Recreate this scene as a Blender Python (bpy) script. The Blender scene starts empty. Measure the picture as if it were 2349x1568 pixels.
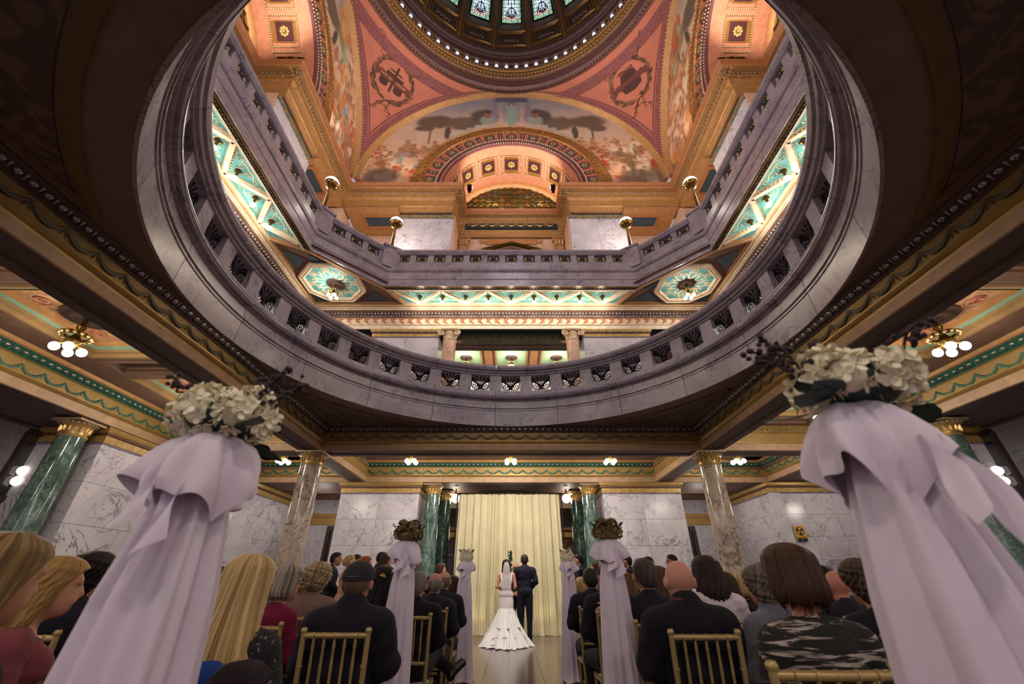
import bpy, math, random
import numpy as np
from mathutils import Matrix, Vector, Euler
random.seed(7); rng = np.random.default_rng(7)
SC = bpy.context.scene; COL = SC.collection
PI = math.pi; R = math.radians
# ---------------------------------------------------------------- camera, world, light, exposure
PITCH, FPX, CAMZ = R(30.61), 935.1, 1.216
CX, CY = -0.0335, 5.098                      # centre of the rotunda on the floor
cam = bpy.data.cameras.new('camera'); co = bpy.data.objects.new('camera', cam); COL.objects.link(co)
co.location = (0, 0, CAMZ); co.rotation_euler = (PI/2 + PITCH, 0, 0)
cam.sensor_width = 36; cam.lens = FPX/2349*36; cam.clip_start = 0.05
cam.dof.use_dof = True; cam.dof.focus_distance = 9.0; cam.dof.aperture_fstop = 2.8
SC.camera = co
W = bpy.data.worlds.new('world'); SC.world = W; W.use_nodes = True
W.node_tree.nodes['Background'].inputs[0].default_value = (0.80, 0.71, 0.79, 1)
W.node_tree.nodes['Background'].inputs[1].default_value = 0.5
SC.view_settings.view_transform = 'Standard'; SC.view_settings.look = 'None'
SC.view_settings.gamma = 1; SC.view_settings.use_curve_mapping = False
SC.view_settings.exposure = 0.06
cy = SC.cycles
cy.use_denoising = True; cy.max_bounces = 5; cy.diffuse_bounces = 4; cy.glossy_bounces = 3
cy.transmission_bounces = 4; cy.transparent_max_bounces = 8; cy.sample_clamp_indirect = 6
cy.caustics_reflective = False; cy.caustics_refractive = False
cy.use_adaptive_sampling = True; cy.adaptive_threshold = 0.035
def light(kind, loc, power, col=(1, .82, .6), size=.1, name='lamp_or_fill', target=None, angle=None, blend=.6, parent=None):
    l = bpy.data.lights.new(name, kind); l.energy = power; l.color = col
    if kind == 'AREA': l.size = size
    else: l.shadow_soft_size = size
    if kind == 'SPOT': l.spot_size = angle or R(100); l.spot_blend = blend
    o = bpy.data.objects.new(name, l); COL.objects.link(o); o.location = loc
    if target is not None:
        o.rotation_euler = (Vector(target)-Vector(loc)).to_track_quat('-Z', 'Y').to_euler()
    if parent: o.parent = parent
    return o
WARM = (1, .80, .56); WHITE = (1, .92, .86)
def rotk(x, y, k):
    for _ in range(k % 4): x, y = -y, x
    return x, y
def LW(x, y, z, k=0):                        # side-local (far side: y outward) -> world
    x, y = rotk(x, y, k); return (x+CX, y+CY, z)
LAMPS = []
# ceiling lamps of the ground floor, of the gallery soffit, of the halls; uplights on the cornice
for k in range(4):
    for x in (-2.75, 0, 2.75): light('POINT', LW(x, 6.3, 3.98, k), 58, (1, .92, .81), .12)
    light('POINT', LW(6.25, 6.3, 3.98, k), 58, (1, .92, .81), .12)
    for i in range(-4, 5):
        light('POINT', LW(i*.84, 7.05, 9.9, k), 15, (1, .88, .74), .06)
    light('POINT', LW(6.2, 6.28, 9.75, k), 75, (1, .88, .74), .12)
    for x in (-1.95, 0, 1.95): light('POINT', LW(x, 10.3, 9.1, k), 55, (1, .94, .8), .12)
    light('POINT', LW(4.0, 8.9, 8.2, k), 40, (.93, .93, 1), .3)
    light('POINT', LW(-4.0, 8.9, 8.2, k), 40, (.93, .93, 1), .3)
    for x in (-6.4, 6.4): light('POINT', LW(x, 9.4, 3.3, k), 26, (1, .9, .78), .2)
    if k != 2:
        for x in (-1.2, 1.2):                # floodlights standing on the cornice of each great arch
            light('SPOT', LW(x, 7.9, 17.5, k), 300, (1, .86, .74), .1, target=LW(x*.4, 9.2, 20.4, k), angle=R(130))
        for x in (-5.2, 5.2):
            light('SPOT', LW(x, 6.9, 17.45, k), 45, (1, .78, .64), .2, target=LW(x*.8, 6.4, 23, k), angle=R(140))
            light('POINT', LW(x*.95, 6.9, 13.2, k), 88, (1, .88, .74), .3)
        light('POINT', LW(0, 8.0, 13.6, k), 88, (1, .88, .76), .3)
for k in range(4):                            # floodlights on every cornice, aimed across at the opposite vault
    for x in (-4.6, 4.6): light('SPOT', LW(x, 7.0, 17.6, k), 1550, (1, .86, .77), .2, target=LW(x*.3, -7.2, 22.3, k), angle=R(82), blend=.9)
for s in (-1, 1):
    for p in ((4.28, 6.12), (5.92, 4.36)): light('POINT', LW(s*p[0], p[1], 13.95), 25, (1, .9, .84), .22)
    light('POINT', LW(s*1.9, 9.4, 3.62), 22, (1, .9, .74), .12)
light('POINT', LW(0, 0, 15.0), 250, (1, .93, .97), 1.2)      # soft light without fixture in the open well of the rotunda
light('POINT', LW(0, 14.5, 3.2), 60, (1, .9, .7), .3)
for x in (-1.0, .9):                          # two floor uplights washing the curtain
    light('SPOT', LW(x, 7.95, .12), 7, (1, .88, .58), .06, target=LW(x*.8, 8.4, 2.4), angle=R(120))
light('AREA', LW(0, 5.35, 4.2), 95, (1, .95, .86), 1.0, target=LW(0, 7.6, 1.0))  # unseen area light added to brighten the couple and curtain, no fixture
# ---------------------------------------------------------------- materials
MATS = {}
def lin(h):
    h = h.lstrip('#'); c = [int(h[i:i+2], 16)/255 for i in (0, 2, 4)]
    return tuple(x/12.92 if x <= .04045 else ((x+.055)/1.055)**2.4 for x in c)+(1,)
def newmat(name):
    m = bpy.data.materials.new(name); m.use_nodes = True; MATS[name] = m
    nt = m.node_tree; b = nt.nodes['Principled BSDF']; return m, nt, b
def nd(nt, t, **kw):
    n = nt.nodes.new(t)
    for k, v in kw.items(): setattr(n, k, v)
    return n
def coords(nt, scale=(1, 1, 1), gen='Object', rot=(0, 0, 0)):
    if gen == 'Pos':                          # world position, shifted per slab so that neighbouring slabs differ
        g = nd(nt, 'ShaderNodeNewGeometry'); oi = nd(nt, 'ShaderNodeObjectInfo'); a = nd(nt, 'ShaderNodeVectorMath', operation='MULTIPLY_ADD')
        nt.links.new(oi.outputs['Random'], a.inputs[0]); a.inputs[1].default_value = (13, 7, 17); nt.links.new(g.outputs['Position'], a.inputs[2])
        mp = nd(nt, 'ShaderNodeMapping'); mp.inputs['Scale'].default_value = scale; mp.inputs['Rotation'].default_value = rot
        nt.links.new(a.outputs[0], mp.inputs[0]); return mp.outputs[0]
    tc = nd(nt, 'ShaderNodeTexCoord'); mp = nd(nt, 'ShaderNodeMapping')
    mp.inputs['Scale'].default_value = scale; mp.inputs['Rotation'].default_value = rot
    nt.links.new(tc.outputs[gen], mp.inputs[0]); return mp.outputs[0]
def noise(nt, v, scale, detail=3, dist=0, rough=.5):
    n = nd(nt, 'ShaderNodeTexNoise'); n.inputs['Scale'].default_value = scale; n.inputs['Detail'].default_value = detail
    n.inputs['Distortion'].default_value = dist; n.inputs['Roughness'].default_value = rough
    nt.links.new(v, n.inputs['Vector']); return n.outputs['Fac']
def ramp(nt, f, stops, interp='LINEAR'):
    r = nd(nt, 'ShaderNodeValToRGB'); cr = r.color_ramp; cr.interpolation = interp
    while len(cr.elements) < len(stops): cr.elements.new(.5)
    for e, (p, c) in zip(cr.elements, stops):
        e.position = p; e.color = lin(c) if isinstance(c, str) else c
    nt.links.new(f, r.inputs[0]); return r.outputs[0]
def mixc(nt, f, a, b, mode='MIX'):
    m = nd(nt, 'ShaderNodeMix', data_type='RGBA', blend_type=mode)
    if isinstance(f, (int, float)): m.inputs[0].default_value = f
    else: nt.links.new(f, m.inputs[0])
    for i, x in ((6, a), (7, b)):
        if isinstance(x, tuple): m.inputs[i].default_value = x
        else: nt.links.new(x, m.inputs[i])
    return m.outputs[2]
def bump(nt, b, f, strength=.3, dist=.01):
    n = nd(nt, 'ShaderNodeBump'); n.inputs['Strength'].default_value = strength; n.inputs['Distance'].default_value = dist
    nt.links.new(f, n.inputs['Height']); nt.links.new(n.outputs[0], b.inputs['Normal'])
def M(name, col, rough=.5, metal=0, var=.12, vs=6, bp=None, emit=None, es=0, sheen=0, alpha=1, trans=0, scale=(1, 1, 1), spec=.5, sub=0):
    if name in MATS: return MATS[name]
    m, nt, b = newmat(name); c = lin(col)
    b.inputs['Roughness'].default_value = rough; b.inputs['Metallic'].default_value = metal
    b.inputs['Specular IOR Level'].default_value = spec
    if var or bp: v = coords(nt, scale)
    if var:
        f = noise(nt, v, vs, 3)
        lo = tuple(x*(1-var*1.6) for x in c[:3])+(1,); hi = tuple(min(1, x*(1+var*1.3)) for x in c[:3])+(1,)
        nt.links.new(ramp(nt, f, [(.25, lo), (.75, hi)]), b.inputs['Base Color'])
    else: b.inputs['Base Color'].default_value = c
    if bp: bump(nt, b, noise(nt, v, bp[0], 4), bp[1], .01)
    if emit: b.inputs['Emission Color'].default_value = lin(emit); b.inputs['Emission Strength'].default_value = es
    if sheen: b.inputs['Sheen Weight'].default_value = sheen; b.inputs['Sheen Roughness'].default_value = .5
    if alpha < 1: b.inputs['Alpha'].default_value = alpha
    if trans: b.inputs['Transmission Weight'].default_value = trans
    if sub: b.inputs['Subsurface Weight'].default_value = sub; b.inputs['Subsurface Radius'].default_value = (.02, .008, .004)
    return m
def marble(name, base, mid, vein, scale=1.0, rough=.18, width=.02, cloud=1.5, rot=(.4, .5, .3), stretch=(1, 1, 1)):
    m, nt, b = newmat(name); v = coords(nt, stretch, 'Pos', rot)
    cl = ramp(nt, noise(nt, v, cloud*scale, 4, .6), [(.3, mid), (.62, base)])
    n1 = noise(nt, v, 1.1*scale, 6, 1.2, .62); n2 = noise(nt, v, 3.2*scale, 5, .8, .6)
    def line(n, w):
        mt = nd(nt, 'ShaderNodeMath', operation='SUBTRACT'); nt.links.new(n, mt.inputs[0]); mt.inputs[1].default_value = .5
        a = nd(nt, 'ShaderNodeMath', operation='ABSOLUTE'); nt.links.new(mt.outputs[0], a.inputs[0])
        return ramp(nt, a.outputs[0], [(0, (1, 1, 1, 1)), (w, (0, 0, 0, 1))])
    mask = ramp(nt, noise(nt, v, 1.7*scale, 2), [(.42, (0, 0, 0, 1)), (.60, (1, 1, 1, 1))])
    mk2 = ramp(nt, noise(nt, v, .9*scale, 3), [(.40, (0, 0, 0, 1)), (.62, (1, 1, 1, 1))]); m1 = nd(nt, 'ShaderNodeMath', operation='MULTIPLY'); nt.links.new(line(n1, width), m1.inputs[0]); nt.links.new(mk2, m1.inputs[1]); c1 = mixc(nt, m1.outputs[0], cl, lin(vein))
    mm = nd(nt, 'ShaderNodeMath', operation='MULTIPLY'); nt.links.new(line(n2, width*.9), mm.inputs[0]); nt.links.new(mask, mm.inputs[1])
    c2 = mixc(nt, mm.outputs[0], c1, lin(vein))
    nt.links.new(c2, b.inputs['Base Color']); b.inputs['Roughness'].default_value = rough
    return m
def two(name, c1, c2, scale, dist=1.5, thr=.5, w=.06, rough=.5, metal=0, gen='Object', stretch=(1, 1, 1), bp=0, detail=2):
    m, nt, b = newmat(name); v = coords(nt, stretch, gen)
    f = noise(nt, v, scale, detail, dist)
    nt.links.new(ramp(nt, f, [(thr-w, c1), (thr+w, c2)]), b.inputs['Base Color'])
    b.inputs['Roughness'].default_value = rough; b.inputs['Metallic'].default_value = metal
    if bp: bump(nt, b, f, bp, .01)
    return m
def vcol(name, rough=.75, emit=0):
    m, nt, b = newmat(name); a = nd(nt, 'ShaderNodeVertexColor'); a.layer_name = 'Col'
    nt.links.new(a.outputs[0], b.inputs['Base Color']); b.inputs['Roughness'].default_value = rough
    if emit:
        nt.links.new(a.outputs[0], b.inputs['Emission Color']); b.inputs['Emission Strength'].default_value = emit
    return m
MW = marble('white_marble', '#d2ccd2', '#bfb9c1', '#77707c', .8, .2, .016)
MP = marble('lilac_marble', '#aca1a9', '#948a94', '#5f5466', 1.35, .22, .018)
MPD = marble('lilac_dark_marble', '#8d8298', '#776c84', '#4a4158', 2.0, .16)
MC = marble('cream_marble', '#c2b19a', '#9d8c80', '#5f4c44', 1.1, .12, .024)
MG = marble('green_marble', '#587168', '#32463f', '#93a79e', 2.0, .1, .022, 2.5)
MGD = marble('deep_green_marble', '#2c463f', '#182c28', '#6f877e', 2.2, .1, .02, 2.5)
MPK = marble('pink_marble', '#d9b49a', '#cfa78e', '#a57f6c', 1.2, .3)
MTAN = marble('tan_marble', '#b98a62', '#a3754f', '#7d5438', 1.8, .3)
GOLD = M('gold_paint', '#ad8c4e', .38, .4, .1); GOLDB = M('bright_gold', '#d0ab6a', .34, .55, .1)
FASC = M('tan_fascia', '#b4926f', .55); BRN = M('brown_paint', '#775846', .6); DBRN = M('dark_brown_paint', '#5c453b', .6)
CREAM = M('cream_plaster', '#d9bf98', .6); PALE = M('pale_plaster', '#e2d0b4', .55)
FRIEZE = two('gold_frieze', '#9c7c44', '#ac8c52', 9, 1, .5, .2, .5, .15)
GREENP = M('green_paint', '#2e5c48', .45); MINT = M('mint_paint', '#8fb69a', .55)
SILV = M('silver_bead', '#b9b2b4', .22, .8, 0); BEADD = M('dark_bead', '#a29a9c', .25, .7, 0)
TEAL = two('teal_panel', '#46a2a6', '#78c0c2', 3, .6, .5, .3, .6); SCROLL = M('cream_scroll', '#e6dcb4', .55)
BRONZE = M('bronze', '#7d6434', .28, .9, .15); IRON = M('dark_iron', '#1d1518', .45, .6, 0)
SALM = M('salmon_plaster', '#bd7058', .7, 0, .06, 1.5); MAROON = M('maroon_band', '#703a3c', .65)
COFF = M('coffer_tan', '#b27446', .5); COFB = M('gold_coffer', '#bb8c58', .45, .25)
DARKW = M('dark_wood', '#35201c', .35); WOOD = M('oak_wood', '#96764c', .5)
NAVYP = M('slate_blue_panel', '#3a4a58', .6); ORNG = M('orange_paint', '#b5522f', .6)
BULB = M('lit_bulb', '#fff4e6', .3, 0, 0, emit='#fff0dc', es=9); GLOBE = M('lit_globe', '#fff4ee', .3, 0, 0, emit='#fff2ea', es=2.2)
BULBB = M('lit_blue_bulb', '#dfe8ff', .3, 0, 0, emit='#d6e4ff', es=6)
# ---------------------------------------------------------------- mesh builder
class MB:
    def __init__(s): s.v = []; s.f = []; s.n = 0; s.c = []
    def add(s, V, F):
        V = np.asarray(V, float).reshape(-1, 3); s.v.append(V)
        n = s.n; s.f.extend([tuple(i+n for i in f) for f in F]); s.n += len(V); return s
    def box(s, c, d, rz=0):
        x, y, z = d[0]/2, d[1]/2, d[2]/2
        V = np.array([(-x,-y,-z),(x,-y,-z),(x,y,-z),(-x,y,-z),(-x,-y,z),(x,-y,z),(x,y,z),(-x,y,z)])
        if rz: V = V @ np.array(Matrix.Rotation(-rz, 3, 'Z'))
        return s.add(V+np.array(c), [(0,3,2,1),(4,5,6,7),(0,1,5,4),(1,2,6,5),(2,3,7,6),(3,0,4,7)])
    def grid(s, P, cu=False, cv=False):
        P = np.asarray(P, float); a, b = P.shape[:2]; F = []
        for i in range(a if cu else a-1):
            for j in range(b if cv else b-1):
                i2, j2 = (i+1) % a, (j+1) % b
                F.append((i*b+j, i2*b+j, i2*b+j2, i*b+j2))
        return s.add(P, F)
    def tube(s, pts, r, n=6, closed=False, flat=1.0, nrm=None, cap=True):
        P = np.asarray(pts, float); m = len(P); r = np.broadcast_to(np.asarray(r, float), (m,))
        if closed: T = np.roll(P, -1, 0)-np.roll(P, 1, 0)
        else: T = np.gradient(P, axis=0)
        T /= np.linalg.norm(T, axis=1)[:, None]+1e-12
        if nrm is None:
            u = np.array([0, 0, 1.0]) if abs(T[0, 2]) < .9 else np.array([1.0, 0, 0])
            A = np.zeros_like(P); a = u-T[0]*(u@T[0])
            for i in range(m):
                a = a-T[i]*(a@T[i]); a /= np.linalg.norm(a)+1e-12; A[i] = a
        else:
            u = np.array(nrm, float); A = u-T*(T@u)[:, None]; A /= np.linalg.norm(A, axis=1)[:, None]+1e-12
        B = np.cross(T, A); t = np.arange(n)*2*PI/n
        G = P[:, None]+r[:, None, None]*(np.cos(t)[None, :, None]*A[:, None]*flat+np.sin(t)[None, :, None]*B[:, None])
        b = s.n; s.grid(G, closed, True)
        if cap and not closed: s.f.append(tuple(b+i for i in range(n))[::-1]); s.f.append(tuple(b+(m-1)*n+i for i in range(n)))
        return s
    def lathe(s, prof, n=24, a0=0, a1=None, c=(0, 0)):
        full = a1 is None; t = np.linspace(a0, a0+2*PI if full else a1, n, endpoint=not full)
        p = np.asarray(prof, float)
        G = np.stack([c[0]+p[None, :, 0]*np.cos(t)[:, None], c[1]+p[None, :, 0]*np.sin(t)[:, None], np.broadcast_to(p[None, :, 1], (n, len(p)))], -1)
        return s.grid(G, full, False)
    def sphere(s, c, r, nu=10, nv=6, sc=(1, 1, 1)):
        u = np.arange(nu)*2*PI/nu; v = np.linspace(-PI/2, PI/2, nv+1)
        G = np.stack([np.cos(v)[None]*np.cos(u)[:, None]*sc[0], np.cos(v)[None]*np.sin(u)[:, None]*sc[1], np.broadcast_to(np.sin(v)[None]*sc[2], (nu, nv+1))], -1)*r
        return s.grid(G+np.array(c), True, False)
    def sweep(s, path, prof, closed=False, pre=None, post=None, up=1):
        """2D path (xy) mitred; prof = (d, z): d to the left of the path direction"""
        P = np.asarray(path, float); n = len(P); Q = []
        for i in range(n):
            a = P[i-1] if (i > 0 or closed) else (np.array(pre) if pre is not None else None)
            b = P[(i+1) % n] if (i < n-1 or closed) else (np.array(post) if post is not None else None)
            d1 = (P[i]-a)/np.linalg.norm(P[i]-a) if a is not None else None
            d2 = (b-P[i])/np.linalg.norm(b-P[i]) if b is not None else None
            if d1 is None: d1 = d2
            if d2 is None: d2 = d1
            n1 = np.array([-d1[1], d1[0]]); n2 = np.array([-d2[1], d2[0]]); m = n1+n2; m /= max(m@n1, .2)
            Q.append([(P[i][0]+m[0]*d, P[i][1]+m[1]*d, z) for d, z in prof])
        return s.grid(np.array(Q), closed, False)
    def strip(s, prof):                       # side strip: y=d, x from -d to d (mitred corners of a square)
        p = np.asarray(prof, float)
        return s.grid(np.stack([np.stack([-p[:, 0], p[:, 0], p[:, 1]], -1), np.stack([p[:, 0], p[:, 0], p[:, 1]], -1)]))
    def arch(s, prof, cz, n=40, a0=0, a1=PI):  # prof = (radius, y); arch in the xz plane
        t = np.linspace(a0, a1, n); p = np.asarray(prof, float)
        G = np.stack([p[None, :, 0]*np.cos(t)[:, None], np.broadcast_to(p[None, :, 1], (n, len(p))), cz+p[None, :, 0]*np.sin(t)[:, None]], -1)
        return s.grid(G)
    def poly(s, pts, z0, z1):                 # prism over 2D polygon
        n = len(pts); V = [(x, y, z0) for x, y in pts]+[(x, y, z1) for x, y in pts]
        return s.add(V, [tuple(range(n))[::-1], tuple(range(n, 2*n))]+[(i, (i+1) % n, n+(i+1) % n, n+i) for i in range(n)])
    def xf(s, m):
        m = np.array(m); s.v = [V @ m[:3, :3].T+m[:3, 3] for V in s.v]; return s
    def fn(s, f): s.v = [f(V) for V in s.v]; return s
    def mesh(s, name, mat=None, smooth=None, cols=None):
        me = bpy.data.meshes.new(name); V = np.concatenate(s.v) if s.v else np.zeros((0, 3))
        me.from_pydata(V.tolist(), [], s.f)
        if mat: me.materials.append(mat)
        if smooth is not None:
            me.polygons.foreach_set('use_smooth', np.ones(len(me.polygons), bool))
            if smooth < 179: me.set_sharp_from_angle(angle=R(smooth))
        if cols is not None:
            a = me.color_attributes.new('Col', 'FLOAT_COLOR', 'POINT'); c = np.ones((len(V), 4)); c[:, :3] = cols
            a.data.foreach_set('color', c.ravel())
        return me
def link(name, data, parent=None, loc=None, rz=None, rot=None, sc=None, mat=None):
    o = bpy.data.objects.new(name, data); COL.objects.link(o)
    if parent: o.parent = parent
    if loc is not None: o.location = loc
    if rz is not None: o.rotation_euler = (0, 0, rz)
    if rot is not None: o.rotation_euler = rot
    if sc is not None: o.scale = sc if hasattr(sc, '__len__') else (sc,)*3
    if mat is not None:
        o.material_slots[0].link = 'OBJECT'; o.material_slots[0].material = mat
    return o
def O(name, mb, mat, parent=None, smooth=40, stuff=False, label=None, **kw):
    o = link(name, mb.mesh(name, mat, smooth), parent, **kw)
    if stuff: o['kind'] = 'stuff'
    if label: o['label'] = label
    return o
def tag(o, label=None, cat=None, group=None, kind=None):
    if label: o['label'] = label
    if cat: o['category'] = cat
    if group: o['group'] = group
    if kind: o['kind'] = kind
    return o
def thing(name, label, cat, loc=(0, 0, 0), rz=0, group=None, kind=None):
    return tag(link(name, None, None, loc, rz), label, cat, group, kind)
def side(name, label, cat, k, kind=None, group=None):
    return thing(name, label, cat, (CX, CY, 0), k*PI/2, group, kind)
SIDES = ((0, 'far'), (1, 'left'), (3, 'right'))
def clone(o, loc=None, rz=None, parent=None):
    def rec(a, p):
        c = a.copy(); COL.objects.link(c); c.parent = p
        for ch in list(a.children): rec(ch, c)
        return c
    c = rec(o, parent if parent else o.parent)
    if loc is not None: c.location = loc
    if rz is not None: c.rotation_euler = (0, 0, rz)
    return c
def spiral(c, r0, turns, a0, d=1, n=14):
    t = np.linspace(0, 1, n); a = a0+d*turns*2*PI*t; r = r0*(1-t*.88)
    return np.stack([c[0]+r*np.cos(a), c[1]+r*np.sin(a), np.zeros(n)], -1)
def bez(p0, p1, p2, n=8):
    t = np.linspace(0, 1, n)[:, None]; p0, p1, p2 = map(np.array, (p0, p1, p2))
    return (1-t)**2*p0+2*t*(1-t)*p1+t*t*p2
def slabs(parent, x0, x1, z0, z1, y, nx, nz, mat, name='marble_slab', rot=None, gap=.006, th=.04, offset=False):
    """slab cladding on plane y (facing -y), with recessed joints"""
    w, h = (x1-x0)/nx, (z1-z0)/nz; cache = {}
    for j in range(nz):
        cuts = [x0+i*w for i in range(nx+1)]
        if offset and j % 2: cuts = [x0]+[x0+(i+.5)*w for i in range(nx)]+[x1]
        for a, b in zip(cuts, cuts[1:]):
            key = round(b-a, 4)
            if key not in cache: cache[key] = MB().box((0, 0, 0), (b-a-gap, th, h-gap)).mesh(name, mat)
            o = link(name, cache[key], parent, ((a+b)/2, y+th/2, z0+(j+.5)*h)); 
            if rot is not None:
                o.rotation_euler = (0, 0, rot[0]); v = Matrix.Rotation(rot[0], 4, 'Z') @ Vector(o.location); o.location = v+Vector(rot[1])
# ================================================================ GROUND FLOOR
def bead_mesh(name, r, mat, sc=(1, 1, 1)): return MB().sphere((0, 0, 0), r, 8, 5, sc).mesh(name, mat, 180)
BEAD_S = bead_mesh('bead', .043, BEADD); BEAD_E = bead_mesh('bead', .039, SILV, (1, 1, .8))
def bead_row(parent, mesh, y, z, x0, x1, n, name='bead'):
    for i in range(n): link(name, mesh, parent, (x0+(x1-x0)*(i+.5)/n, y, z))
def swags(parent, y, z0, z1, x0, x1, n, mat=None):
    mb = MB(); w = (x1-x0)/n
    for i in range(n):
        a = x0+i*w; P = bez((a, y, z1), (a+w/2, y, z0-(z1-z0)*.7), (a+w, y, z1), 9)
        mb.tube(P, [.014, .02, .026, .031, .033, .031, .026, .02, .014], 5, cap=False)
        for s in (-1, 1):
            mb.tube([(a, y, z1), (a+s*.02, y, z1-.05), (a+s*.035, y, z1-.10)], [.012, .012, .004], 4)
        for s in (-1, 1):
            for q in range(3): mb.sphere((a+s*(.04+.05*q), y, z1+.035+.012*(q % 2)), .008, 5, 3)
    O('garland', mb, mat or M('garland_green', '#3d6a58', .6), parent, 60)
# --- floor: tiles of the aisle and the rest of the floor
FLOORM = None
m, nt, b = newmat('floor_marble'); v = coords(nt, (1, 1, 1), 'Pos')
c = ramp(nt, noise(nt, coords(nt, (1, 9, 1), 'Pos'), 2.5, 5), [(.3, '#5d4a44'), (.55, '#75605a'), (.75, '#86716a')])
nt.links.new(c, b.inputs['Base Color']); b.inputs['Roughness'].default_value = .2
bump(nt, b, noise(nt, coords(nt, (.6, 26, 1), 'Pos'), 2, 3), .05, .004); FLOORM = m
fl = tag(O('floor', MB().box((0, 6.5, -.06), (30, 30, .1)), FLOORM), 'polished brown grey marble floor under the wedding party', 'floor', kind='structure')
tm = MB().box((0, 0, 0), (.895, .895, .012)).mesh('floor_tile', FLOORM)
for i in range(-2, 3):
    for j in range(4, 15): link('floor_tile', tm, fl, (i*.9+.02, j*.9+.3, -.005))
# --- inner beams around the open square
tn = 0
for k, sn in ((0, 'far'), (1, 'left'), (3, 'right'), (2, 'near')):
    t = side('trim_%d' % (tn+1), 'dark ceiling beam with bead row along the %s edge of the round opening' % sn, 'beam', k, 'structure'); tn += 1
    O('bead_band', MB().strip([(4.33, 4.47), (4.33, 4.445), (4.43, 4.36), (4.43, 4.335), (4.415, 4.33), (4.42, 4.32)]), DBRN, t, 30)
    O('frieze', MB().strip([(4.43, 4.32), (4.445, 4.13)]), FRIEZE, t)
    O('moulding', MB().strip([(4.445, 4.13), (4.40, 4.125), (4.395, 4.10), (4.41, 4.085), (4.42, 4.07), (4.44, 4.06), (4.44, 4.03)]), GOLD, t, 30)
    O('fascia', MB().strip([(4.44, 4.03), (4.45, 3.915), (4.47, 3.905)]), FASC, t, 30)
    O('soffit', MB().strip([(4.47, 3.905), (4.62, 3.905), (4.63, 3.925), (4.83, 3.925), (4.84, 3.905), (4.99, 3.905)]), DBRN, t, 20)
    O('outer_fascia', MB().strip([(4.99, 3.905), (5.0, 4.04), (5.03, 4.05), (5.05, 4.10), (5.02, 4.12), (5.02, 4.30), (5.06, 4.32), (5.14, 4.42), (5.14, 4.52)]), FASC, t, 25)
    if k != 2:
        bead_row(t, BEAD_S, 4.385, 4.395, -4.36, 4.36, 62)
        darts = MB()
        for i in range(63):
            x = -4.36+8.72*i/62; darts.add([(x-.014, 4.36, 4.425), (x+.014, 4.36, 4.425), (x, 4.40, 4.352), (x, 4.425, 4.42)], [(0, 1, 2), (0, 2, 3), (1, 3, 2)])
        O('dart_row', darts, BEADD, t, None)
        swags(t, 4.43, 4.17, 4.28, -4.3, 4.3, 24, M('faded_garland', '#6a6248', .6))
# --- central soffit between the round opening and the square
RING = 4.33
def annulus(mb, r0, half, z, n=144, flip=False):
    G = []
    for i in range(n):
        a = 2*PI*i/n; c_, s_ = math.cos(a), math.sin(a); q = half/max(abs(c_), abs(s_))
        G.append([(r0*c_, r0*s_, z), (max(q, r0)*c_, max(q, r0)*s_, z)])
    return mb.grid(np.array(G), True)
ce = thing('ceiling', 'dark painted ceiling around the round opening', 'ceiling', (CX, CY, 0), 0, None, 'structure')
SPAND = two('spandrel_ornament', '#54433f', '#6e5a52', 2.2, 2.5, .52, .03, .6)
O('soffit', annulus(MB(), RING+.02, 4.40, 4.465), M('umber_ceiling', '#7e6a60', .65), ce)
for q in range(4):
    a0 = R(45+90*q); mb = MB()
    mb.arch([(4.70, 0), (4.705, -.03), (4.76, -.045), (4.82, -.03), (4.825, 0)], 0, 24, R(27), R(63)).xf(Matrix.Rotation(PI/2*q, 4, 'Z') @ Matrix(((1, 0, 0, 0), (0, 0, 1, 0), (0, 1, 0, 4.463), (0, 0, 0, 1))))
    O('arc_moulding', mb, M('dull_gold', '#6e5630', .6, .1), ce, 30, rz=0)
    c_, s_ = math.cos(PI/2*q), math.sin(PI/2*q); pts = []
    for a in np.linspace(R(31), R(59), 14): pts.append((4.86*math.cos(a), 4.86*math.sin(a)))
    pts += [(2.52, 4.16), (4.16, 4.16), (4.16, 2.52)]
    mb = MB().poly(pts[::-1], 4.452, 4.47).xf(Matrix.Rotation(PI/2*q, 4, 'Z')); O('ornament_panel', mb, SPAND, ce)
    mb = MB()
    for (xa, ya), (xb, yb) in (((2.4, 4.2), (4.22, 4.2)), ((4.2, 2.4), (4.2, 4.22))):
        mb.box(((xa+xb)/2, (ya+yb)/2, 4.45), (max(xb-xa, .07), max(yb-ya, .07), .03))
    O('straight_moulding', mb.xf(Matrix.Rotation(PI/2*q, 4, 'Z')), MATS['dull_gold'], ce)
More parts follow.
